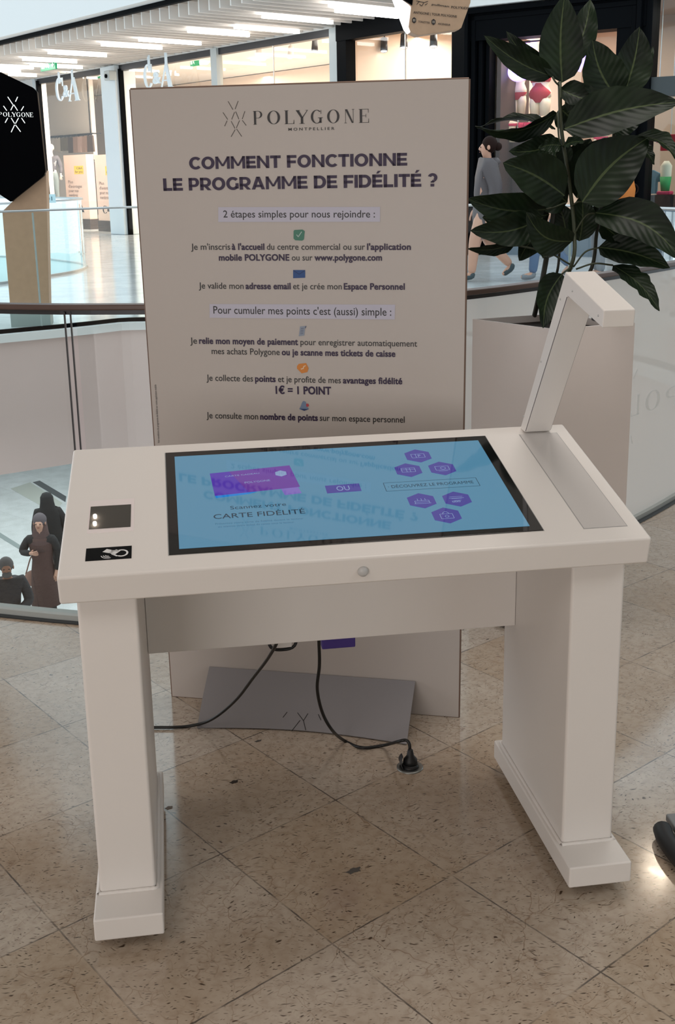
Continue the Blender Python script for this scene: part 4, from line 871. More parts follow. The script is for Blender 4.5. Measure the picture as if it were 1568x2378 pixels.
# --- inside the clothes shop: partition, shelf, hanging garments, mannequin, display totems
a, za = sfp(104, 195, 3.0); b, zb = sfp(214, 310, 3.0)
pt_ = thing('wall_partition', 'pale panelled display wall above the hanging clothes in the left bay', 'partition', SF @ Vector((a, 3, 0)))
MB(SF).box(a, b, 3.0, 3.15, 0, za).build('panel', shop_white, pt_)
for x in (110, 207): s_ = sfp(x, 250, 3.0)[0]; MB(SF).box(s_-.02, s_+.02, 2.98, 3.0, zb, za).build('joint', darksteel, pt_)
MB(SF).box(a, b, 2.95, 3.0, zb-.04, zb+.02).build('shelf_edge', darksteel, pt_)
def garment(kind, s, t, z, h, w, m, label, group, cat='garment'):
    r = thing(kind, label, cat, SF @ Vector((s, t, z)), group=group); g = MB(SF)
    if kind == 'hanging_shorts': P = [(-.42, 0), (.42, 0), (.5, -1), (.06, -1), (0, -.55), (-.06, -1), (-.5, -1)]
    elif kind == 'hanging_trousers': P = [(-.4, 0), (.4, 0), (.45, -1), (.08, -1), (0, -.4), (-.08, -1), (-.45, -1)]
    else: P = [(-.2, 0), (.2, 0), (.5, -.12), (.62, -.45), (.42, -.5), (.38, -1), (-.38, -1), (-.42, -.5), (-.62, -.45), (-.5, -.12)]
    g.prism([(s+x*w, t-.03, z+y*h) for x, y in P], (0, .06, 0)); g.build('cloth', m, r, bevel=.01)
    MB(SF).tube([(s-w*.35, t, z+.01), (s, t, z+.07), (s+w*.35, t, z+.01)], .01, 6).build('hanger', darksteel, r); return r
cl = [mat('cl_%d' % i, c, .8) for i, c in enumerate((srgb(120, 108, 88), srgb(206, 198, 188), srgb(164, 134, 118), srgb(88, 72, 62), srgb(190, 160, 148), srgb(96, 100, 104), srgb(132, 138, 142)))]
rail_z = sfp(180, 318, 2.7)[1]
rk = thing('clothes_rail', 'dark hanging rail with shorts high in the left shop bay', 'clothes rail', SF @ Vector((sfp(170, 318, 2.7)[0], 2.7, rail_z)))
MB(SF).tube([(sfp(125, 318, 2.7)[0], 2.7, rail_z+.07), (sfp(218, 318, 2.7)[0], 2.7, rail_z+.07)], .02, 8).build('bar', darksteel, rk)
for x in (127, 216): s_ = sfp(x, 318, 2.7)[0]; MB(SF).tube([(s_, 2.7, rail_z+.07), (s_, 3.0, rail_z+.07)], .02, 8).build('bracket', darksteel, rk)
for i, (x, w, h, m, k) in enumerate(((132, .3, .42, 1, 'hanging_shirt'), (140, .28, .45, 1, 'hanging_shirt'), (150, .42, .42, 0, 'hanging_shorts'), (160, .42, .42, 0, 'hanging_shorts'), (170, .42, .5, 3, 'hanging_shorts'), (184, .5, .5, 2, 'hanging_shorts'), (196, .52, .5, 4, 'hanging_shorts'), (208, .5, .5, 2, 'hanging_shorts'), (219, .42, .5, 3, 'hanging_shorts'))):
    garment(k, sfp(x, 322, 2.7)[0], 2.68-.015*i, rail_z, h, w, cl[m], ('pale shirt' if 'shirt' in k else ['olive', '', 'brown', 'dark brown', 'pinkish'][m]+' shorts')+' on the high rail in the left shop bay, %s from the left' % ORD[i], {'hanging_shirt': 'shirts on the high rail'}.get(k, 'shorts on the high rail: %s' % ['olive', '', 'brown', 'dark brown', 'pinkish'][m]))
z2 = sfp(204, 376, 2.2)[1]
rk = thing('clothes_rail', 'low rail of hanging trousers between the two tall pink displays', 'clothes rail', SF @ Vector((sfp(204, 376, 2.2)[0], 2.2, 0)))
a, b = sfp(194, 376, 2.2)[0], sfp(218, 376, 2.2)[0]
MB(SF).tube([(a, 2.2, .0), (a, 2.2, z2+.07), (b, 2.2, z2+.07), (b, 2.2, .0)], .02, 8).build('frame', darksteel, rk)
for i in range(4): garment('hanging_trousers', a+.1+(b-a-.2)*i/3, 2.2+.02*i, z2, z2-.35, .2, cl[(5, 6, 5, 3)[i]], ['grey trousers leftmost', 'pale grey trousers second', 'grey trousers third'][i]+' of those hanging between the two pink displays' if i < 3 else 'dark brown trousers hanging between the two tall pink displays', 'grey trousers between the displays' if i < 3 else None)
def totem(x0, x1, ytop, yb, t, label):
    a, za = sfp(x0, ytop, t); b, _ = sfp(x1, ytop, t); zb = 0
    r = thing('display_totem', label, 'display', SF @ Vector(((a+b)/2, t, 0)))
    MB(SF).box(a, b, t, t+.25, .30, za).build('panel', mat('totem_pink', srgb(226, 196, 180), .6), r)
    MB(SF).box(a-.02, b+.02, t-.02, t+.28, 0, .30).build('base', mat('totem_base', srgb(70, 54, 48), .6), r)
    fr = frame(SF @ Vector((a, t-.004, 0)), SX, -SY); w = b-a; g = MB()
    poly2(g, fr, [(w*.45, za-.32), (w*.86, za-.32), (w*.86, za-.56), (w*.45, za-.56)]); g.build('yellow_tag', mat('tag_yellow', srgb(236, 196, 60), .6), r)
    for k, l in enumerate(('C&A', 'for you')): g = MB(); text_geo(g, fr, l, w*(.56 if k == 0 else .49), za-.42-.1*k, w*.82, za-.42-.1*k, .065, .02, .003); g.build('tag_writing', mat('tag_dark', srgb(150, 110, 20), .6), r)
    tx = mat('totem_text', srgb(150, 124, 112), .6)
    for k, l in enumerate(('Plus', "d'avantages", 'pour nos', 'membres')): g = MB(); text_geo(g, fr, l, w*.14, za-.82-k*.13, w*(.14+.055*len(l)), za-.82-k*.13, .085, .01, .003); g.build('writing', tx, r)
    g = MB(); didone(g, fr, 'C', w*.22, .5, w*.2, .22); text_geo(g, fr, '&', w*.42, .56, w*.52, .56, .12, .03, .0004); didone(g, fr, 'A', w*.5, .5, w*.28, .22); g.build('logo_letters', black_paint, r)
totem(147, 199, 361, 525, .9, 'tall pale pink shop display, the left one of the pair')
totem(219, 272, 360, 533, .55, 'tall pale pink shop display nearest the white column')
# ---------------- people
def loft(mb, rings, n=20, cap=True):
    R_ = []
    for c, rx, ry in rings: R_.append([mb.v((c[0]+rx*math.cos(2*PI*k/n), c[1]+ry*math.sin(2*PI*k/n), c[2])) for k in range(n)])
    for i in range(len(R_)-1):
        for k in range(n): mb.bm.faces.new([R_[i][k], R_[i][(k+1) % n], R_[i+1][(k+1) % n], R_[i+1][k]])
    if cap: mb.bm.faces.new(R_[0][::-1]); mb.bm.faces.new(R_[-1])
    return mb
def person(name, label, loc, rz, H, skin, top, bottom, shoe, hair, pose=None, coat=None, coat_len=.42, hairstyle='short', cat='person', veil=None, slim=1.0, stripe=None):
    """figure facing -Y before rotation; pose overrides joints given as fractions of the height"""
    J = dict(pelvis=(0, 0, .52), waist=(0, 0, .60), chest=(0, 0, .71), neck0=(0, .005, .82), neck=(0, 0, .86), jaw=(0, -.012, .895), head=(0, -.004, .935), crown=(0, .004, .968),
             shL=(.105, 0, .80), elL=(.13, .01, .63), wrL=(.125, -.05, .49), shR=(-.105, 0, .80), elR=(-.13, .01, .63), wrR=(-.125, -.05, .49),
             hiL=(.052, 0, .50), knL=(.052, -.01, .28), anL=(.052, .012, .045), toL=(.055, -.085, .018), hiR=(-.052, 0, .50), knR=(-.052, -.01, .28), anR=(-.052, .012, .045), toR=(-.055, -.085, .018))
    J.update(pose or {}); J = {k: Vector(v)*H for k, v in J.items()}
    r = thing(name, label, cat, loc, rz)
    V, E_, R_ = [], [], []
    def add(p, rad, par=None):
        V.append(p); R_.append(rad*H); i = len(V)-1
        if par is not None: E_.append((par, i))
        return i
    pel = add(J['pelvis'], .062*slim); wa = add(J['waist'], .055*slim, pel); ch = add(J['chest'], .070*slim, wa); n0 = add(J['neck0'], .040, ch); nk = add(J['neck'], .029, n0)
    jw = add(J['jaw'], .038, nk); hd = add(J['head'], .050, jw); add(J['crown'], .036, hd)
    nose = add(J['head']+Vector((0, -.062, -.018))*H, .007, hd)
    for s in 'LR':
        sh = add(J['sh'+s], .036*slim, ch); el = add(J['el'+s], .024*slim, sh); wr = add(J['wr'+s], .015, el)
        d = (J['wr'+s]-J['el'+s]).normalized(); sd = d.cross(Vector((0, -1, 0))); sd = (sd if sd.length > .2 else d.cross(Vector((0, 0, 1)))).normalized(); nn = d.cross(sd)
        pm = add(J['wr'+s]+d*.035*H, .017, wr)
        for k, (o, L_) in enumerate(((-.015, .042), (-.005, .048), (.005, .045), (.014, .036))):
            b1 = add(J['wr'+s]+(d*.060+sd*o)*H, .0058, pm); b2 = add(J['wr'+s]+(d*(.060+L_*.5)+sd*o*1.2+nn*.006)*H, .005, b1); add(J['wr'+s]+(d*(.060+L_*.85)+sd*o*1.2+nn*.018)*H, .0042, b2)
        t1 = add(J['wr'+s]+(d*.025-sd*.022)*H, .006, pm); add(J['wr'+s]+(d*.05-sd*.032+nn*.008)*H, .005, t1)
        hi = add(J['hi'+s], .050*slim, pel); kn = add(J['kn'+s], .034*slim, hi); an = add(J['an'+s], .021, kn); add(J['to'+s], .018, an)
    link_mesh('body', skin_mesh(V, E_, R_, 1), skin, r)
    def part(nm, chains, m, parent=r, sub=1):
        V2, E2, R2 = [], [], []
        idx = {}
        for chn in chains:
            prev = None
            for key, rad in chn:
                p = J[key] if isinstance(key, str) else Vector(key)*H; kk = tuple(round(c, 5) for c in p)
                if kk not in idx: V2.append(p); R2.append(rad*H); idx[kk] = len(V2)-1
                if prev is not None: E2.append((prev, idx[kk]))
                prev = idx[kk]
        return link_mesh(nm, skin_mesh(V2, E2, R2, sub), m, parent)
    lw = .62 if bottom is skin else 1.0
    part('trousers' if bottom is not skin else 'tights', [[('waist', .058*slim), ('pelvis', .072*slim), ('hiL', .062*slim), ('knL', .044*slim*lw*1.25 if lw < 1 else .044*slim), ('anL', .034*slim*lw)], [('pelvis', .072*slim), ('hiR', .062*slim), ('knR', .044*slim*lw*1.25 if lw < 1 else .044*slim), ('anR', .034*slim*lw)]], bottom)
    part('jacket' if top is not None else 'shirt', [[('pelvis', .076*slim), ('waist', .072*slim), ('chest', .084*slim), ('neck0', .048)], [('chest', .084*slim), ('shL', .047*slim), ('elL', .037*slim), ('wrL', .026*slim)], [('chest', .084*slim), ('shR', .047*slim), ('elR', .037*slim), ('wrR', .026*slim)]], top)
    for s in 'LR':
        d = (J['to'+s]-J['an'+s]); part('shoe', [[(tuple(J['an'+s]/H+Vector((0, .0, .02))), .031), (tuple(J['an'+s]/H+Vector((0, .012, -.018))), .026), (tuple(J['to'+s]/H+Vector((0, -.0, .004))), .022)]], shoe)
    h = J['head']
    if hair is not None and hairstyle != 'veil':
        g = MB(); g.ellipsoid(h+Vector((0, .018, .014))*H, (.0545*H, .056*H, .060*H), 16, 10)
        o = g.build('hair', hair, None, smooth=True); o.parent = r
        if hairstyle == 'bun': g = MB(); g.ellipsoid(h+Vector((0, .075, .0))*H, (.03*H, .03*H, .03*H)); o2 = g.build('hair_bun', hair, None, smooth=True); o2.parent = o
        if hairstyle == 'long': g = MB(); loft(g, [((h.x, h.y+.02*H, h.z+.05*H), .02*H, .02*H), ((h.x, h.y+.02*H, h.z), .062*H, .05*H), ((h.x, h.y+.045*H, h.z-.12*H), .07*H, .03*H), ((h.x, h.y+.05*H, h.z-.22*H), .05*H, .02*H)]); o2 = g.build('hair_length', hair, None, smooth=True); o2.parent = o
    if veil is not None:
        g = MB(); b = .0
        loft(g, [((h.x, h.y+.01*H, h.z+.060*H), .012*H, .012*H), ((h.x, h.y+.012*H, h.z+.050*H), .040*H, .042*H), ((h.x, h.y+.022*H, h.z+.02*H), .060*H, .056*H), ((h.x, h.y+.034*H, h.z-.03*H), .064*H, .050*H), ((h.x, h.y+.034*H, h.z-.09*H), .075*H, .058*H), ((h.x, h.y+.02*H, h.z-.14*H), .115*H, .085*H), ((h.x, h.y+.02*H, h.z-(.20 if hairstyle != 'longveil' else .40)*H), .13*H, .09*H)])
        o = g.build('headscarf', veil, None, smooth=True); o.parent = r
    em = mat('eye_dark', (.02, .015, .012), .3); mm = mat('lips', srgb(140, 80, 72), .5)
    for s in (-1, 1): g = MB(); g.ellipsoid(h+Vector((s*.019, -.050, -.002))*H, (.0075*H, .004*H, .004*H), 8, 6); o = g.build('eye', em, None, smooth=True); o.parent = r
    g = MB(); g.ellipsoid(h+Vector((0, -.051, -.036))*H, (.014*H, .004*H, .003*H), 8, 6); o = g.build('mouth', mm, None, smooth=True); o.parent = r
    for s in (-1, 1): g = MB(); g.ellipsoid(h+Vector((s*.050, .004, -.006))*H, (.006*H, .012*H, .017*H), 8, 6); o = g.build('ear', skin, None, smooth=True); o.parent = r
    if coat is not None:
        g = MB(); c = J['chest']; p = J['pelvis']
        loft(g, [((c.x, c.y, .80*H), .085*H*slim, .055*H*slim), ((c.x, c.y, .74*H), .105*H*slim, .075*H*slim), ((p.x, p.y, .60*H), .085*H*slim, .070*H*slim), ((p.x, p.y, .50*H), .100*H*slim, .085*H*slim), ((p.x, p.y, (.52-coat_len)*H), .125*H*slim, .10*H*slim)])
        o = g.build('coat', coat, None, smooth=True); o.parent = r
    return r
skin1 = mat('skin_light', srgb(196, 150, 128), .5); skin2 = mat('skin_tan', srgb(150, 104, 82), .5); hair_d = mat('hair_dark', srgb(36, 22, 18), .7, ior=1.2)
def face_cam(loc): d = CAM-Vector(loc); return math.atan2(d.x, -d.y)
L1 = on_z(1112, 652)
walk = dict(hiL=(.045, 0, .50), knL=(.05, -.09, .29), anL=(.05, -.11, .05), toL=(.05, -.20, .025), hiR=(-.045, 0, .50), knR=(-.05, .02, .28), anR=(-.05, .19, .10), toR=(-.05, .13, .03), elL=(.13, .05, .64), wrL=(.12, .0, .50), elR=(-.13, .04, .64), wrR=(-.12, -.06, .51))
w1 = person('person', 'woman in grey puffer jacket with dark hair bun walking left past the dark shop', tuple(L1+Vector((.10, 0, 0))), math.radians(-98), 1.93, skin1, mat('puffer_grey', srgb(84, 78, 80), .6, bump=.8, noise_scale=9), skin1, mat('boot_grey', srgb(58, 72, 78), .5), hair_d, walk, hairstyle='bun', slim=1.42)
g = MB(); loft(g, [((0, .01, 1.93*.66), .16, .14), ((0, .015, 1.93*.56), .22, .20), ((0, .02, 1.93*.46), .23, .22), ((0, .02, 1.93*.40), .22, .21)]); o = g.build('puffer_hem', mat('puffer_grey', (.2, .2, .2)), None, smooth=True); o.parent = w1
g = MB(); loft(g, [((0, .02, 1.93*.42), .19, .18), ((0, .02, 1.93*.30), .21, .22)], cap=False); o = g.build('skirt', mat('skirt_mauve', srgb(112, 92, 92), .8), None, smooth=True); o.parent = w1
g = MB(); loft(g, [((0, .07, 1.93*.80), .13, .07), ((0, .10, 1.93*.83), .12, .09), ((0, .09, 1.93*.86), .08, .05)]); o = g.build('hood', mat('puffer_grey', (.2, .2, .2)), None, smooth=True); o.parent = w1
L2 = on_z(1268, 650); L3 = on_z(1372, 646)
w2 = person('person', 'person in blue jeans and dark top walking behind the plant', tuple(L2), math.radians(-98), 1.86, skin1, mat('top_black', (.012, .012, .014), .6), mat('jeans_blue', srgb(84, 104, 134), .7), mat('shoe_grey', srgb(120, 124, 130), .5), hair_d, dict(walk, elR=(-.13, -.02, .63), wrR=(-.12, -.13, .62)))
w3 = person('person', 'person in grey trousers carrying an orange bag behind the plant', tuple(L3+Vector((.1, 0, 0))), math.radians(-98), 1.88, skin1, mat('top_tan', srgb(170, 120, 84), .7), mat('trouser_grey', srgb(126, 128, 134), .7), mat('shoe_dark', srgb(50, 50, 56), .5), hair_d, dict(hairstyle=None) and {})
# bags they carry (each its own thing)
q = on_plane(1255, 428, L2, FW); bg = thing('shoulder_bag', 'black shoulder bag carried by the person in jeans', 'bag', tuple(q))
MB().ellipsoid(q, (.17, .07, .13)).build('bag_body', mat('bag_black', (.01, .01, .011), .4), bg, smooth=True); MB().tube(bez([q+Vector((-.13, 0, .05)), q+Vector((0, 0, .42)), q+Vector((.13, 0, .05))], 6), .012, 8).build('strap', mat('bag_black', (.01, .01, .011), .4), bg, smooth=True)
q = on_plane(1446, 440, L3, FW); bg = thing('shoulder_bag', 'large orange bag hanging behind the person in grey trousers', 'bag', tuple(q))
om = mat('bag_orange', srgb(190, 110, 40), .6, noise_amt=.2, noise_scale=6)
g = MB(); loft(g, [((q.x, q.y, q.z-.24), .10, .07), ((q.x, q.y, q.z-.20), .17, .10), ((q.x, q.y, q.z), .19, .11), ((q.x+.02, q.y, q.z+.16), .13, .08), ((q.x+.03, q.y, q.z+.24), .05, .04)]); g.build('bag_body', om, bg, smooth=True); MB().tube(bez([q+Vector((-.13, 0, .1)), Vector((L3.x+.16, L3.y, q.z+.30)), Vector((L3.x+.10, L3.y-.02, 1.52)), Vector((L3.x+.18, L3.y+.05, 1.45)), q+Vector((.05, 0, .2))], 6), .014, 8).build('strap', om, bg, smooth=True)
MB().tube([q+Vector((.16+.07*math.cos(t), 0, .07*math.sin(t))) for t in [2*PI*k/16 for k in range(17)]], .010, 6).build('ring_handle', hair_d, bg, smooth=True)
# lower floor people
P2 = on_z(112, 1446, -5); P1 = on_z(127, 1372, -5); P3 = on_z(40, 1580, -5)
person('person', 'person in long black veil seen from behind on the lower floor', tuple(P1), face_cam(P1)+PI, 1.68, skin1, mat('cloth_black', (.008, .008, .009), .8), mat('skirt_grey', srgb(120, 112, 116), .8), dark, None, dict(elR=(-.16, .02, .66), wrR=(-.15, -.02, .53)), veil=mat('cloth_black', (.008, .008, .009), .8), hairstyle='longveil', coat=mat('cloth_black', (.008, .008, .009), .8), coat_len=.3, slim=1.1)
q = on_plane(95, 1218, P1, FW); g = MB(); g.ellipsoid(q, (.07, .06, .12)); o = g.build('blue_bundle', mat('bundle_blue', srgb(70, 150, 190), .7), smooth=True); tag(o, 'bright blue cloth held beside the person in the black veil', 'cloth')
q = on_plane(91, 1238, P1, FW); o = MB().ellipsoid(q-Vector((0, 0, .02)), (.06, .05, .11)).build('handbag', mat('bag_pink', srgb(190, 140, 130), .6), smooth=True); tag(o, 'pinkish bag under the blue cloth beside the black veil', 'bag')
w5 = person('person', 'woman in lilac-grey headscarf and long brown coat on the lower floor', tuple(P2), face_cam(P2)-.25, 1.70, skin1, mat('sleeve_black', (.012, .012, .013), .8), mat('pants_black', (.01, .01, .012), .7), dark, None, dict(elL=(.15, 0, .63), wrL=(.12, -.03, .5), elR=(-.17, -.02, .67), wrR=(-.06, -.14, .70)), coat=mat('coat_brown', srgb(78, 56, 52), .85), coat_len=.34, veil=None, slim=1.05)
h5 = Vector((0, -.004, .935))*1.70; sc = mat('scarf_lilac', srgb(92, 84, 88), .8)
g = MB(); g.ellipsoid(h5+Vector((0, .022, .018))*1.7, (.060*1.7, .062*1.7, .062*1.7)); o = g.build('headscarf', sc, None, smooth=True); o.parent = w5
g = MB(); loft(g, [((0, .035, h5.z), .10, .05), ((0, .02, h5.z-.16), .12, .075), ((0, -.01, h5.z-.30), .17, .12), ((0, -.03, h5.z-.42), .12, .11)]); o2 = g.build('scarf_drape', mat('scarf_brown', srgb(84, 64, 62), .85), None, smooth=True); o2.parent = w5
q = on_plane(77, 1343, P2-FW*.1, FW); bg = thing('handbag', 'brown shoulder bag on the arm of the woman in the brown coat', 'bag', tuple(q))
MB().ellipsoid(q, (.13, .07, .13)).build('bag_body', mat('bag_brown', srgb(140, 104, 92), .6), bg, smooth=True); MB().tube(bez([q+Vector((-.1, 0, .08)), q+Vector((.02, 0, .36)), q+Vector((.11, 0, .08))], 6), .010, 8).build('strap', mat('bag_brown', srgb(140, 104, 92), .6), bg, smooth=True)
w6 = person('person', 'grey-haired bearded man in dark jacket looking down, lowest at left', tuple(P3), face_cam(P3), 1.76, skin2, mat('jacket_dark', srgb(34, 36, 42), .7), mat('pants_black', (.01, .01, .012), .7), dark, mat('hair_grey', srgb(88, 84, 84), .7), dict(neck=(0, -.012, .858), jaw=(0, -.045, .880), head=(0, -.035, .925), crown=(0, -.024, .962), elL=(.15, -.02, .64), wrL=(.05, -.14, .60), elR=(-.15, -.02, .64), wrR=(-.05, -.14, .60)), slim=1.15)
g = MB(); g.ellipsoid(Vector((0, -.035-.040, .925-.046))*1.76, (.036*1.76, .018*1.76, .026*1.76), 12, 8); o = g.build('beard', mat('hair_grey', srgb(88, 84, 84), .7), None, smooth=True); o.parent = w6
# mannequin in the left bay
ms, mz = sfp(128, 478, .9)
pd_ = thing('podium', 'white block under the shop mannequin', 'podium', SF @ Vector((ms, .9, 0))); MB(SF).box(ms-.35, ms+.35, .6, 1.2, 0, max(mz, .2)).build('block', shop_white, pd_)
mw = mat('mannequin_white', srgb(232, 226, 218), .4)
ml = SF @ Vector((ms, .9, max(mz, .2)))
person('mannequin', 'white shop mannequin in striped top and pale jeans, left bay', tuple(ml), face_cam(ml)-.3, 1.85, mw, mat('top_stripe', srgb(110, 106, 112), .8, noise_amt=.5, noise_scale=8), mat('jeans_pale', srgb(150, 164, 166), .8), mw, mw, dict(elL=(.14, .03, .64), wrL=(.14, -.0, .52)), cat='mannequin')
# --- curved glass round the stair opening on the far floor
ep = [(-60, 596), (60, 600), (112, 604), (150, 609), (180, 613), (196, 617), (200, 621), (190, 627), (165, 634), (112, 643), (40, 655), (-60, 668)]
E3 = [on_z(x, y) for x, y in ep]; E3c = bez(E3, 5)
op = thing('stair_balustrade', 'rounded glass balustrade round an opening on the far floor, beside the wood totem', 'balustrade', tuple(E3[6]))
for nm, z0, z1, w, m in (('base_channel', 0, .035, .06, steel), ('top_rail', 1.14, 1.17, .05, mat('mullion_silver', (.5, .5, .5), .35))):
    g = MB(); strip(g, E3c, z0, z1, w); g.build(nm, m, op)
g = MB()
for a, b in zip(E3c, E3c[1:]): g.face([a+Vector((0, 0, .035)), b+Vector((0, 0, .035)), b+Vector((0, 0, 1.14)), a+Vector((0, 0, 1.14))])
g.build('glass_pane', glass('clear_glass_blue', (.84, .93, .93), 1.5), op, merge=.0005)
g = MB(); g.prism([p+Vector((0, 0, .001)) for p in E3c], (0, 0, .006)); struct(g.build('floor_opening_sheet', mat('opening_pale', srgb(196, 228, 230), .3)))  # pale cyan sheet standing in for the bright view down through the opening
p = on_plane(117, 461, E3[9], (0, 1, 0)); sgn = thing('notice', 'small pale blue notice on the rounded glass', 'notice', tuple(p))
MB().box(p.x-.10, p.x+.08, p.y-.02, p.y-.005, p.z-.065, p.z+.065).build('card', mat('notice_blue', srgb(190, 224, 232), .4), sgn)
fr = frame((p.x-.10, p.y-.021, p.z-.065), (1, 0, 0), (0, -1, 0)); g = MB(); text_geo(g, fr, '01', .04, .035, .13, .035, .06, .01, .001); g.build('writing', mat('notice_ink', srgb(70, 110, 120), .5), sgn)
# --- far balustrade along the slab edge
def walk_path(pts, step):
    out = [pts[0]]; acc = 0
    for a, b in zip(pts, pts[1:]):
        L_ = (b-a).length; d = step-acc
        while d <= L_: out.append(a+(b-a)*(d/L_)); d += step
        acc = (acc+L_) % step
    return out
def edge_off(pts, off):
    out = []
    for i in range(len(pts)):
        t_ = (pts[min(i+1, len(pts)-1)]-pts[max(i-1, 0)]).normalized(); out.append(pts[i]+Vector((-t_.y, t_.x, 0))*off)
    return out
FE = edge_off(EDGE, .06); RZ = RAIL_H
fb = thing('far_balustrade', 'long glass balustrade with thin steel rail along the edge of the opposite gallery', 'balustrade', tuple(FE[18]))
fine = walk_path(FE, .13); j0 = min(range(len(fine)), key=lambda i: abs((fine[i]-on_plane(92, 600, (0, fine[i].y, 0), (0, 1, 0))).x)); ph = j0 % 15
for i in range(ph, len(fine)-15, 15):
    q = fine[i:i+16]; g = MB()
    for a, b in zip(q, q[1:]): g.face([a+Vector((0, 0, .0)), b+Vector((0, 0, 0)), b+Vector((0, 0, RZ-.02)), a+Vector((0, 0, RZ-.02))])
    g.build('glass_pane', glass('far_clear_glass', (.93, .98, .97), 1.16), fb, merge=.0005)
    g = MB(); g.tube([q[0]+Vector((0, 0, .0)), q[0]+Vector((0, 0, RZ-.02))], .010, 6); g.build('pane_joint', mat('joint_grey', srgb(150, 166, 164), .3), fb)
MB().tube([q+Vector((0, 0, RZ)) for q in FE], .012, 10).build('top_rail', steel, fb, smooth=True)
strip(MB(), FE, .004, .045, .03).build('base_rail', black_paint, fb)
# --- hexagon totem on the left
def py(x, y, Y): return on_plane(x, y, (0, Y, 0), (0, 1, 0))
Y0 = 9.95
tt = thing('hexagon_totem', 'black hexagon sign with white lettering on a pale wood column, far left', 'sign', tuple(py(70, 756, Y0)-Vector((0, 0, py(70, 756, Y0).z))))
wp = [py(x, y, Y0) for x, y in ((5, 491), (58, 440), (107, 396), (115, 726), (25, 731))]; wp[3].z = .2; wp[4].z = .2
g = MB(); g.prism(wp, (0, .28, 0)); g.build('wood_column', wood, tt, bevel=.006)
a, b = wp[4], wp[3]; MB().box(a.x-.005, b.x+.005, Y0-.005, Y0+.29, 0.0, .2).build('plinth', mat('plinth_grey', srgb(150, 160, 158), .5), tt)
hp = [py(x, y, Y0-.1) for x, y in ((-14, 160), (76, 203), (86, 213), (106, 398), (102, 408), (25, 469), (-60, 412), (-68, 402), (-88, 214), (-78, 203))]
g = MB(); g.prism(hp, (0, .14, 0)); g.build('hexagon_panel', mat('totem_black', (.001, .001, .0015), .5, ior=1.08), tt, bevel=.006)
HF = frame((0, Y0-.106, 0), (1, 0, 0), (0, -1, 0))
def hq(x, y): q = py(x, y, Y0-.106); return (q.x, q.z)
wl = mat('backlit_white', (.8, .8, .8), .5, emit=(.9, .95, .92), estr=.75)
g = MB(); xs = [(-3+a, -3+b) for a, b in ((0, 8), (10.5, 20), (22, 30), (31, 41), (41.5, 51), (53, 62), (63.5, 72), (73, 80))]
px_letters(g, HF, hq, 'POLYGONE', xs, 270.5, 272, 260.5, 261.5, .001); g.build('logo_letters', wl, tt)
g = MB(); c = hq(36, 266)
for a, b in (((18, 225), (30, 243)), ((41, 225), (36, 236)), ((8, 246), (16, 257)), ((32, 243), (41, 257)), ((55, 247), (49, 257)), ((31, 244), (25, 256)), ((18, 274), (12, 285)), ((26, 274), (34, 287)), ((43, 274), (36, 287)), ((50, 274), (58, 286)), ((34, 290), (26, 307)), ((36, 290), (48, 306))): stroke2(g, HF, hq(*a), hq(*b), .008, .001)
g.build('logo_emblem', wl, tt)
# --- hanging direction sign, top right
Y1 = 8.2
hs = thing('hanging_sign', 'pale wood hanging direction sign with black lettering at the top edge', 'sign', tuple(py(1010, -60, Y1)))
g = MB(); g.prism([py(x, y, Y1) for x, y in ((956, 14), (950, 62), (955, 75), (972, 82), (1066, 69), (1072, 64), (1093, 6), (1097, -70), (930, -70), (930, -5))], (0, .16, 0)); g.build('wood_panel', wood, hs, bevel=.004)
g = MB(); g.prism([py(x, y, Y1-.004) for x, y in ((930, -3), (956, 13), (966, -70), (925, -70))], (0, -.03, 0)); g.build('black_panel', mat('totem_black', (.001, .001, .0015), .5, ior=1.08), hs)
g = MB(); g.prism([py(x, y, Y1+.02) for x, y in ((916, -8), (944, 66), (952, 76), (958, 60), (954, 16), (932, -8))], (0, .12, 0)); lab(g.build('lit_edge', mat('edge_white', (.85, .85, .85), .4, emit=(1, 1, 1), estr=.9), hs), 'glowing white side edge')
HS = frame((0, Y1-.005, 0), (1, 0, 0), (0, -1, 0))
def hsq(x, y): q = py(x, y, Y1-.005); return (q.x, q.z)
ink_ = mat('sign_ink', srgb(34, 24, 22), .5)
for body, a, b, cap in (('pullman', (1003, 12), (1043, 17), .016), ("POLY'KIDS", (1048, 19), (1088, 22), .019), ('ANTIGONE | TOUR POLYGONE', (960, 31), (1061, 41), .019), ('TOILETTES', (971, 52), (998, 55), .015), ('ASCENSEUR', (1017, 57), (1046, 60), .015)):
    g = MB(); p, q = hsq(*a), hsq(*b); text_geo(g, HS, body, p[0], p[1], q[0], q[1], cap, .014, .001); g.build('writing', ink_, hs)
g = MB()
for a, b in (((967, 2), (985, 6)), ((985, 6), (994, 3)), ((968, 10), (974, 3)), ((974, 10), (980, 14)), ((980, 14), (984, 7)), ((987, 12), (993, 8))): stroke2(g, HS, hsq(*a), hsq(*b), .005, .001)
g.build('brush_lettering', ink_, hs)
for x, y in ((962, 47), (1007, 51)):
    c = hsq(x, y); g = MB(); poly2(g, HS, [(c[0]+.020*math.cos(math.radians(60*i+30)), c[1]+.026*math.sin(math.radians(60*i+30))) for i in range(6)], .001); o = g.build('pictogram', ink_, hs)
    g = MB()
    for s in (-1, 1): stroke2(g, HS, (c[0]+s*.006, c[1]-.010), (c[0]+s*.006, c[1]+.010), .004, .0016)
    g.build('pictogram_figure', mat('sign_pale', srgb(220, 200, 180), .5), o)
t0_ = py(1010, -70, Y1); MB().tube([t0_+Vector((0, .08, -.02)), t0_+Vector((0, .08, 2.2))], .02, 8).build('rod', steel, hs)
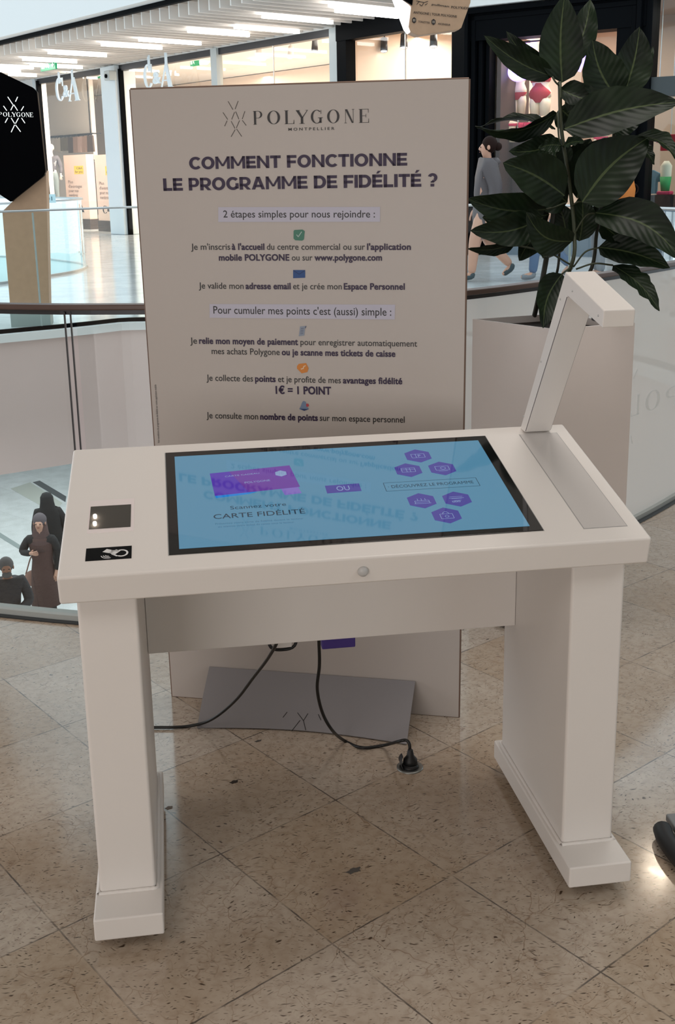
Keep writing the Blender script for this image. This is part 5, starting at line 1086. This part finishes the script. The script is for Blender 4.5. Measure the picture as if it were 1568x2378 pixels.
struct(MB().box(-8, 12, Y1-.2, Y1+.4, t0_.z+2.15, t0_.z+2.5).build('beam_1', paint))
# ================================================================== dark framed lingerie shop
def bbox(name, s0_, s1_, t0_, t1_, z0, z1, m, bv=0): return struct(MB(BF2).box(s0_, s1_, t0_, t1_, z0, z1).build(name, m, None, bevel=bv))
for i, (w, t) in enumerate(((0.0, -.22), (.10, -.14), (.20, -.05), (.30, .04))):   # stepped mouldings
    g = MB(BF2); o = .02+w; z = 4.20-w*1.1
    g.box(o, o+.075, t, .3, 0, z); g.box(o, 3.15-w, t, .3, z-.085, z); g.box(3.15-w-.075, 3.15-w, t, .3, 0, z-.085); struct(g.build('trim_%d' % (14+i), black_paint, None, bevel=.01))
bbox('trim_18', .0, 3.2, -.12, .3, 3.68, 4.20, black_paint); bbox('trim_19', -.1, 3.4, -.3, .3, 4.22, 4.34, paint)
bbox('wall_pilaster', 2.72, 3.30, -.10, .3, 0, 4.25, black_paint, .02)
bbox('wall_side_panel', .42, .50, .3, 1.8, 0, 3.8, mat('panel_brown', srgb(74, 54, 48), .5)); bbox('wall_shop_back', -.2, 9, 3.0, 3.2, 0, 4.2, mat('shop3_back', srgb(180, 150, 130), .7)); bbox('ceiling_shop_3', -.2, 9, .3, 3.2, 4.2, 4.3, mat('shop3_ceiling', srgb(150, 120, 100), .7))
g = MB(BF2); g.face([(.42, .2, 0), (2.72, .2, 0), (2.72, .2, 3.6), (.42, .2, 3.6)]); struct(g.build('window_5', clear))
g = MB(BF2); g.face([(3.3, .1, 0), (8.5, .1, 0), (8.5, .1, 4.2), (3.3, .1, 4.2)]); struct(g.build('window_6', glass('teal_glass', (.70, .84, .86), 1.5)))
bbox('wall_plinth_1', .42, 2.72, .14, .3, 0, .55, mat('plinth_reflection_blue', srgb(96, 108, 120), .25)); bbox('wall_reflection', 3.3, 8.5, .02, .2, 0, .85, mat('plinth_reflection_blue', srgb(96, 108, 120), .25))  # the right-hand blue-grey block stands in for a dark reflection in the glass
bbox('trim_20', 3.3, 8.5, .0, .3, 2.6, 2.9, mat('transom_dark', srgb(60, 66, 68), .5)); bbox('wall_pier', 8.5, 12, -.1, .4, 0, 4.4, black_paint)
sarea(BF2, 1.6, 1.2, 4.1, 1.4, 95, (1, .84, .70)); sarea(BF2, 5.0, 1.4, 4.1, 2.0, 60, (1, .86, .74))
# lit backdrop panels
for q in ((1163, 108, 1228, 190), (1262, 85, 1345, 130)):
    a, za = bsp(q[0], q[1], 1.7); b, zb = bsp(q[2], q[3], 1.7); o = MB(BF2).box(a, b, 1.7, 1.75, zb, za).build('backdrop_panel', mat('backdrop_cream', srgb(226, 196, 166), .7)); tag(o, 'cream backdrop panel high in the lingerie window, %s' % ('left' if q[0] < 1200 else 'right'), 'panel')
    for x in (a+.05, b-.05): c = MB(BF2); 
    MB(BF2).tube([((a+b)/2, 1.72, za), ((a+b)/2, 1.72, 4.2)], .01, 6).build('hanging_wire', steel, o)
red = mat('lingerie_red', srgb(176, 40, 52), .5); pinkr = mat('lingerie_pink', srgb(214, 50, 92), .6, noise_amt=.3, noise_scale=9); manq = mat('mannequin_cream', srgb(246, 226, 200), .5)
def bust(x0, x1, yt, yb, t, label, garm, stand=True, g2='brief'):
    a, za = bsp(x0, yt, t); b, zb = bsp(x1, yb, t); c = (a+b)/2; w = (b-a)/2; h = za-zb; r = thing('lingerie_mannequin', label, 'mannequin', BF2 @ Vector((c, t, 0)))
    prof = [(0, .62, .45), (.22, .98, .6), (.42, .97, .62), (.62, .68, .45), (.82, .9, .58), (1.0, .95, .45), (1.1, .3, .25)]
    g = MB(BF2); loft(g, [((c, t, zb+h*(.30+.7*k)), w*a_, w*b_) for k, a_, b_ in prof[1:]])
    for s_ in (-1, 1): loft(g, [((c+s_*w*.44, t, zb), w*.40, w*.42), ((c+s_*w*.46, t, zb+h*.3), w*.50, w*.52), ((c+s_*w*.42, t, zb+h*.46), w*.46, w*.5)])
    g.build('torso', manq, r, smooth=True)
    def ell(v):   # radii at relative height v
        for (k0, a0, b0), (k1, a1, b1) in zip(prof, prof[1:]):
            k0_, k1_ = .30+.7*k0, .30+.7*k1
            if v <= k1_: f = max(0, (v-k0_)/(k1_-k0_)); return (a0+(a1-a0)*f)*w*1.04, (b0+(b1-b0)*f)*w*1.08
        return w*.9, w*.5
    def wrap(nm, v0, v1, A):
        g = MB(BF2)
        def f(u, v):
            vv = v0+(v1-v0)*v; rx, ry = ell(vv); an = (u-.5)*2*A(v)-PI/2; return (c+rx*math.cos(an), t+ry*math.sin(an), zb+h*vv)
        g.grid(f, 14, 8); g.build(nm, garm, r, smooth=True)
    if g2 == 'body': wrap('bodysuit', .32, .80, lambda v: 1.35*(1-abs(v-.5)*1.75)+.12); wrap('bodice', .82, .93, lambda v: 1.6)
    else: wrap('brief', .34, .52, lambda v: .25+1.4*v); wrap('bra', .80, .93, lambda v: 1.6)
    g = MB(BF2); g.tube([(c, t, .02), (c, t, zb+.02)], .02, 8); g.lathe([(.16, 0), (.16, .02), (.02, .03)], (c, t, 0), 16); g.build('stand', steel, r)
bust(1187, 1222, 170, 264, 1.0, 'cream bust in a red two-piece, left in the lingerie window', red)
bust(1231, 1279, 176, 268, .9, 'cream bust in a red bodysuit, middle of the lingerie window', red, g2='body')
bust(1164, 1202, 285, 330, .75, 'small cream bust in pink red set low at left in the window', pinkr)
bust(1382, 1404, 195, 242, 1.1, 'cream bust half hidden right of the tallest leaves', red)
bust(1380, 1412, 292, 345, .9, 'cream bust seen between leaves right of the plant stem', pinkr)
a, za = bsp(1203, 285, .8); b, zb = bsp(1256, 316, .8)
rl = thing('ruffled_garments', 'bright pink red ruffled garments bunched low in the lingerie window', 'garment', BF2 @ Vector(((a+b)/2, .8, 0)))
g = MB(BF2); g.grid(lambda u, v: (a+(b-a)*u, .8+.04*math.sin(u*26+v*3)+.02*math.sin(v*14), zb+(za-zb)*v), 40, 8); g.build('ruffles', pinkr, rl, smooth=True, solid=.01)
MB(BF2).box(a-.05, b+.05, .72, .95, 0, zb).build('display_block', mat('block_dark', srgb(60, 40, 38), .6), rl)
# purple light letters
neon = mat('neon_purple', (.3, .2, .9), .4, emit=(.42, .30, 1.0), estr=2.6); neonw = mat('neon_white', (.9, .9, 1), .4, emit=(.85, .85, 1), estr=1.3)
def npx(x, y, t=.6): s_, z_ = bsp(x, y, t); return Vector((s_, t, z_))
ns = thing('light_letters', 'purple and white glowing letters behind the upper leaves', 'sign', BF2 @ npx(1260, 95))
for pts, rr in (([(1222, 155), (1200, 150), (1189, 160), (1189, 174), (1202, 182), (1224, 176)], .062), ([(1238, 176), (1234, 170), (1240, 166), (1248, 170), (1247, 177), (1240, 178), (1238, 176)], .045), ([(1222, 105), (1244, 105)], .04), ([(1266, 114), (1256, 124), (1262, 132), (1274, 142), (1284, 150)], .045), ([(1356, 124), (1340, 164)], .075), ([(1290, 165), (1300, 150), (1296, 140)], .05)):
    P_ = bez([npx(*p) for p in pts], 5); MB(BF2).tube(P_, rr, 10).build('letter_glow', neon, ns, smooth=True)
    MB(BF2).tube([p+Vector((0, -rr*.8, 0)) for p in P_], rr*.55, 10).build('letter_face', neonw, ns, smooth=True)
a = bsp(1180, 98, .6)[0]; b = bsp(1365, 98, .6)[0]; zc = bsp(1222, 96, .6)[1]
MB(BF2).tube([(a, .66, zc), (b, .66, zc)], .015, 8).build('sign_bar', darksteel, ns)
for x in (a+.1, b-.1): MB(BF2).tube([(x, .66, zc), (x, .66, 4.2)], .012, 6).build('sign_rod', darksteel, ns)
# right-hand window contents
def hang(x, y0, y1, w, m, label, kind='hanging_shirt'):
    s_, za = bsp(x, y0, 1.0); zb = bsp(x, y1, 1.0)[1]; r = thing(kind, label, 'garment', BF2 @ Vector((s_, 1.0, za))); g = MB(BF2); h = za-zb
    g.prism([(s_+a*w, .97, za+b*h) for a, b in ((-.2, 0), (.2, 0), (.5, -.15), (.6, -.5), (.4, -.5), (.4, -1), (-.4, -1), (-.4, -.5), (-.6, -.5), (-.5, -.15))], (0, .06, 0)); g.build('cloth', m, r, bevel=.01)
    MB(BF2).tube([(s_, 1.0, za), (s_, 1.0, 4.2)], .008, 6).build('hanging_wire', steel, r)
hang(1532, 186, 232, .5, mat('cloth_teal', srgb(30, 120, 110), .7), 'teal garment hanging at the right edge beyond the pilaster')
hang(1558, 312, 350, .4, red, 'red garment hanging at the right edge, below the teal one')
hang(1508, 395, 450, .4, mat('cloth_bluegrey', srgb(60, 110, 130), .7), 'blue-grey garment low in the window beside the pilaster')
s_, z_ = bsp(1548, 385, .8); r = thing('shop_figure', 'small white display figure in green with pink shoes at the right edge', 'mannequin', BF2 @ Vector((s_, .8, 0)))
g = MB(BF2); loft(g, [((s_, .8, z_-.42), .05, .05), ((s_, .8, z_-.2), .09, .07), ((s_, .8, z_), .10, .07), ((s_, .8, z_+.08), .04, .04)]); g.build('figure', manq, r, smooth=True)
g = MB(BF2); loft(g, [((s_, .8, z_-.42), .07, .07), ((s_, .8, z_-.18), .10, .08)]); g.build('green_wrap', mat('wrap_green', srgb(60, 160, 90), .6), r, smooth=True)
g = MB(BF2); g.box(s_-.12, s_+.12, .7, .9, z_-.48, z_-.42); g.build('pink_shoe', pinkr, r, bevel=.02); MB(BF2).box(s_-.2, s_+.2, .65, .95, 0, z_-.48).build('block', mat('block_dark', srgb(60, 40, 38), .6), r)
# inlays of the lower floor
for i, (m, q) in enumerate(((mat('inlay_dark', srgb(70, 74, 76), .4), ((76, 1120), (92, 1116), (154, 1153), (152, 1166))), (mat('inlay_grey', srgb(140, 150, 148), .4), ((-30, 1218), (-30, 1230), (71, 1292), (74, 1283))), (mat('inlay_beige', srgb(214, 190, 160), .4), ((-60, 1330), (26, 1386), (-60, 1450))), (mat('inlay_sand', srgb(188, 190, 180), .4), ((25, 1135), (70, 1120), (145, 1168), (122, 1190))))):
    g = MB(); g.prism([on_z(x, y, -4.999) for x, y in q], (0, 0, .002)); struct(g.build('floor_inlay_%d' % (i+1), m))
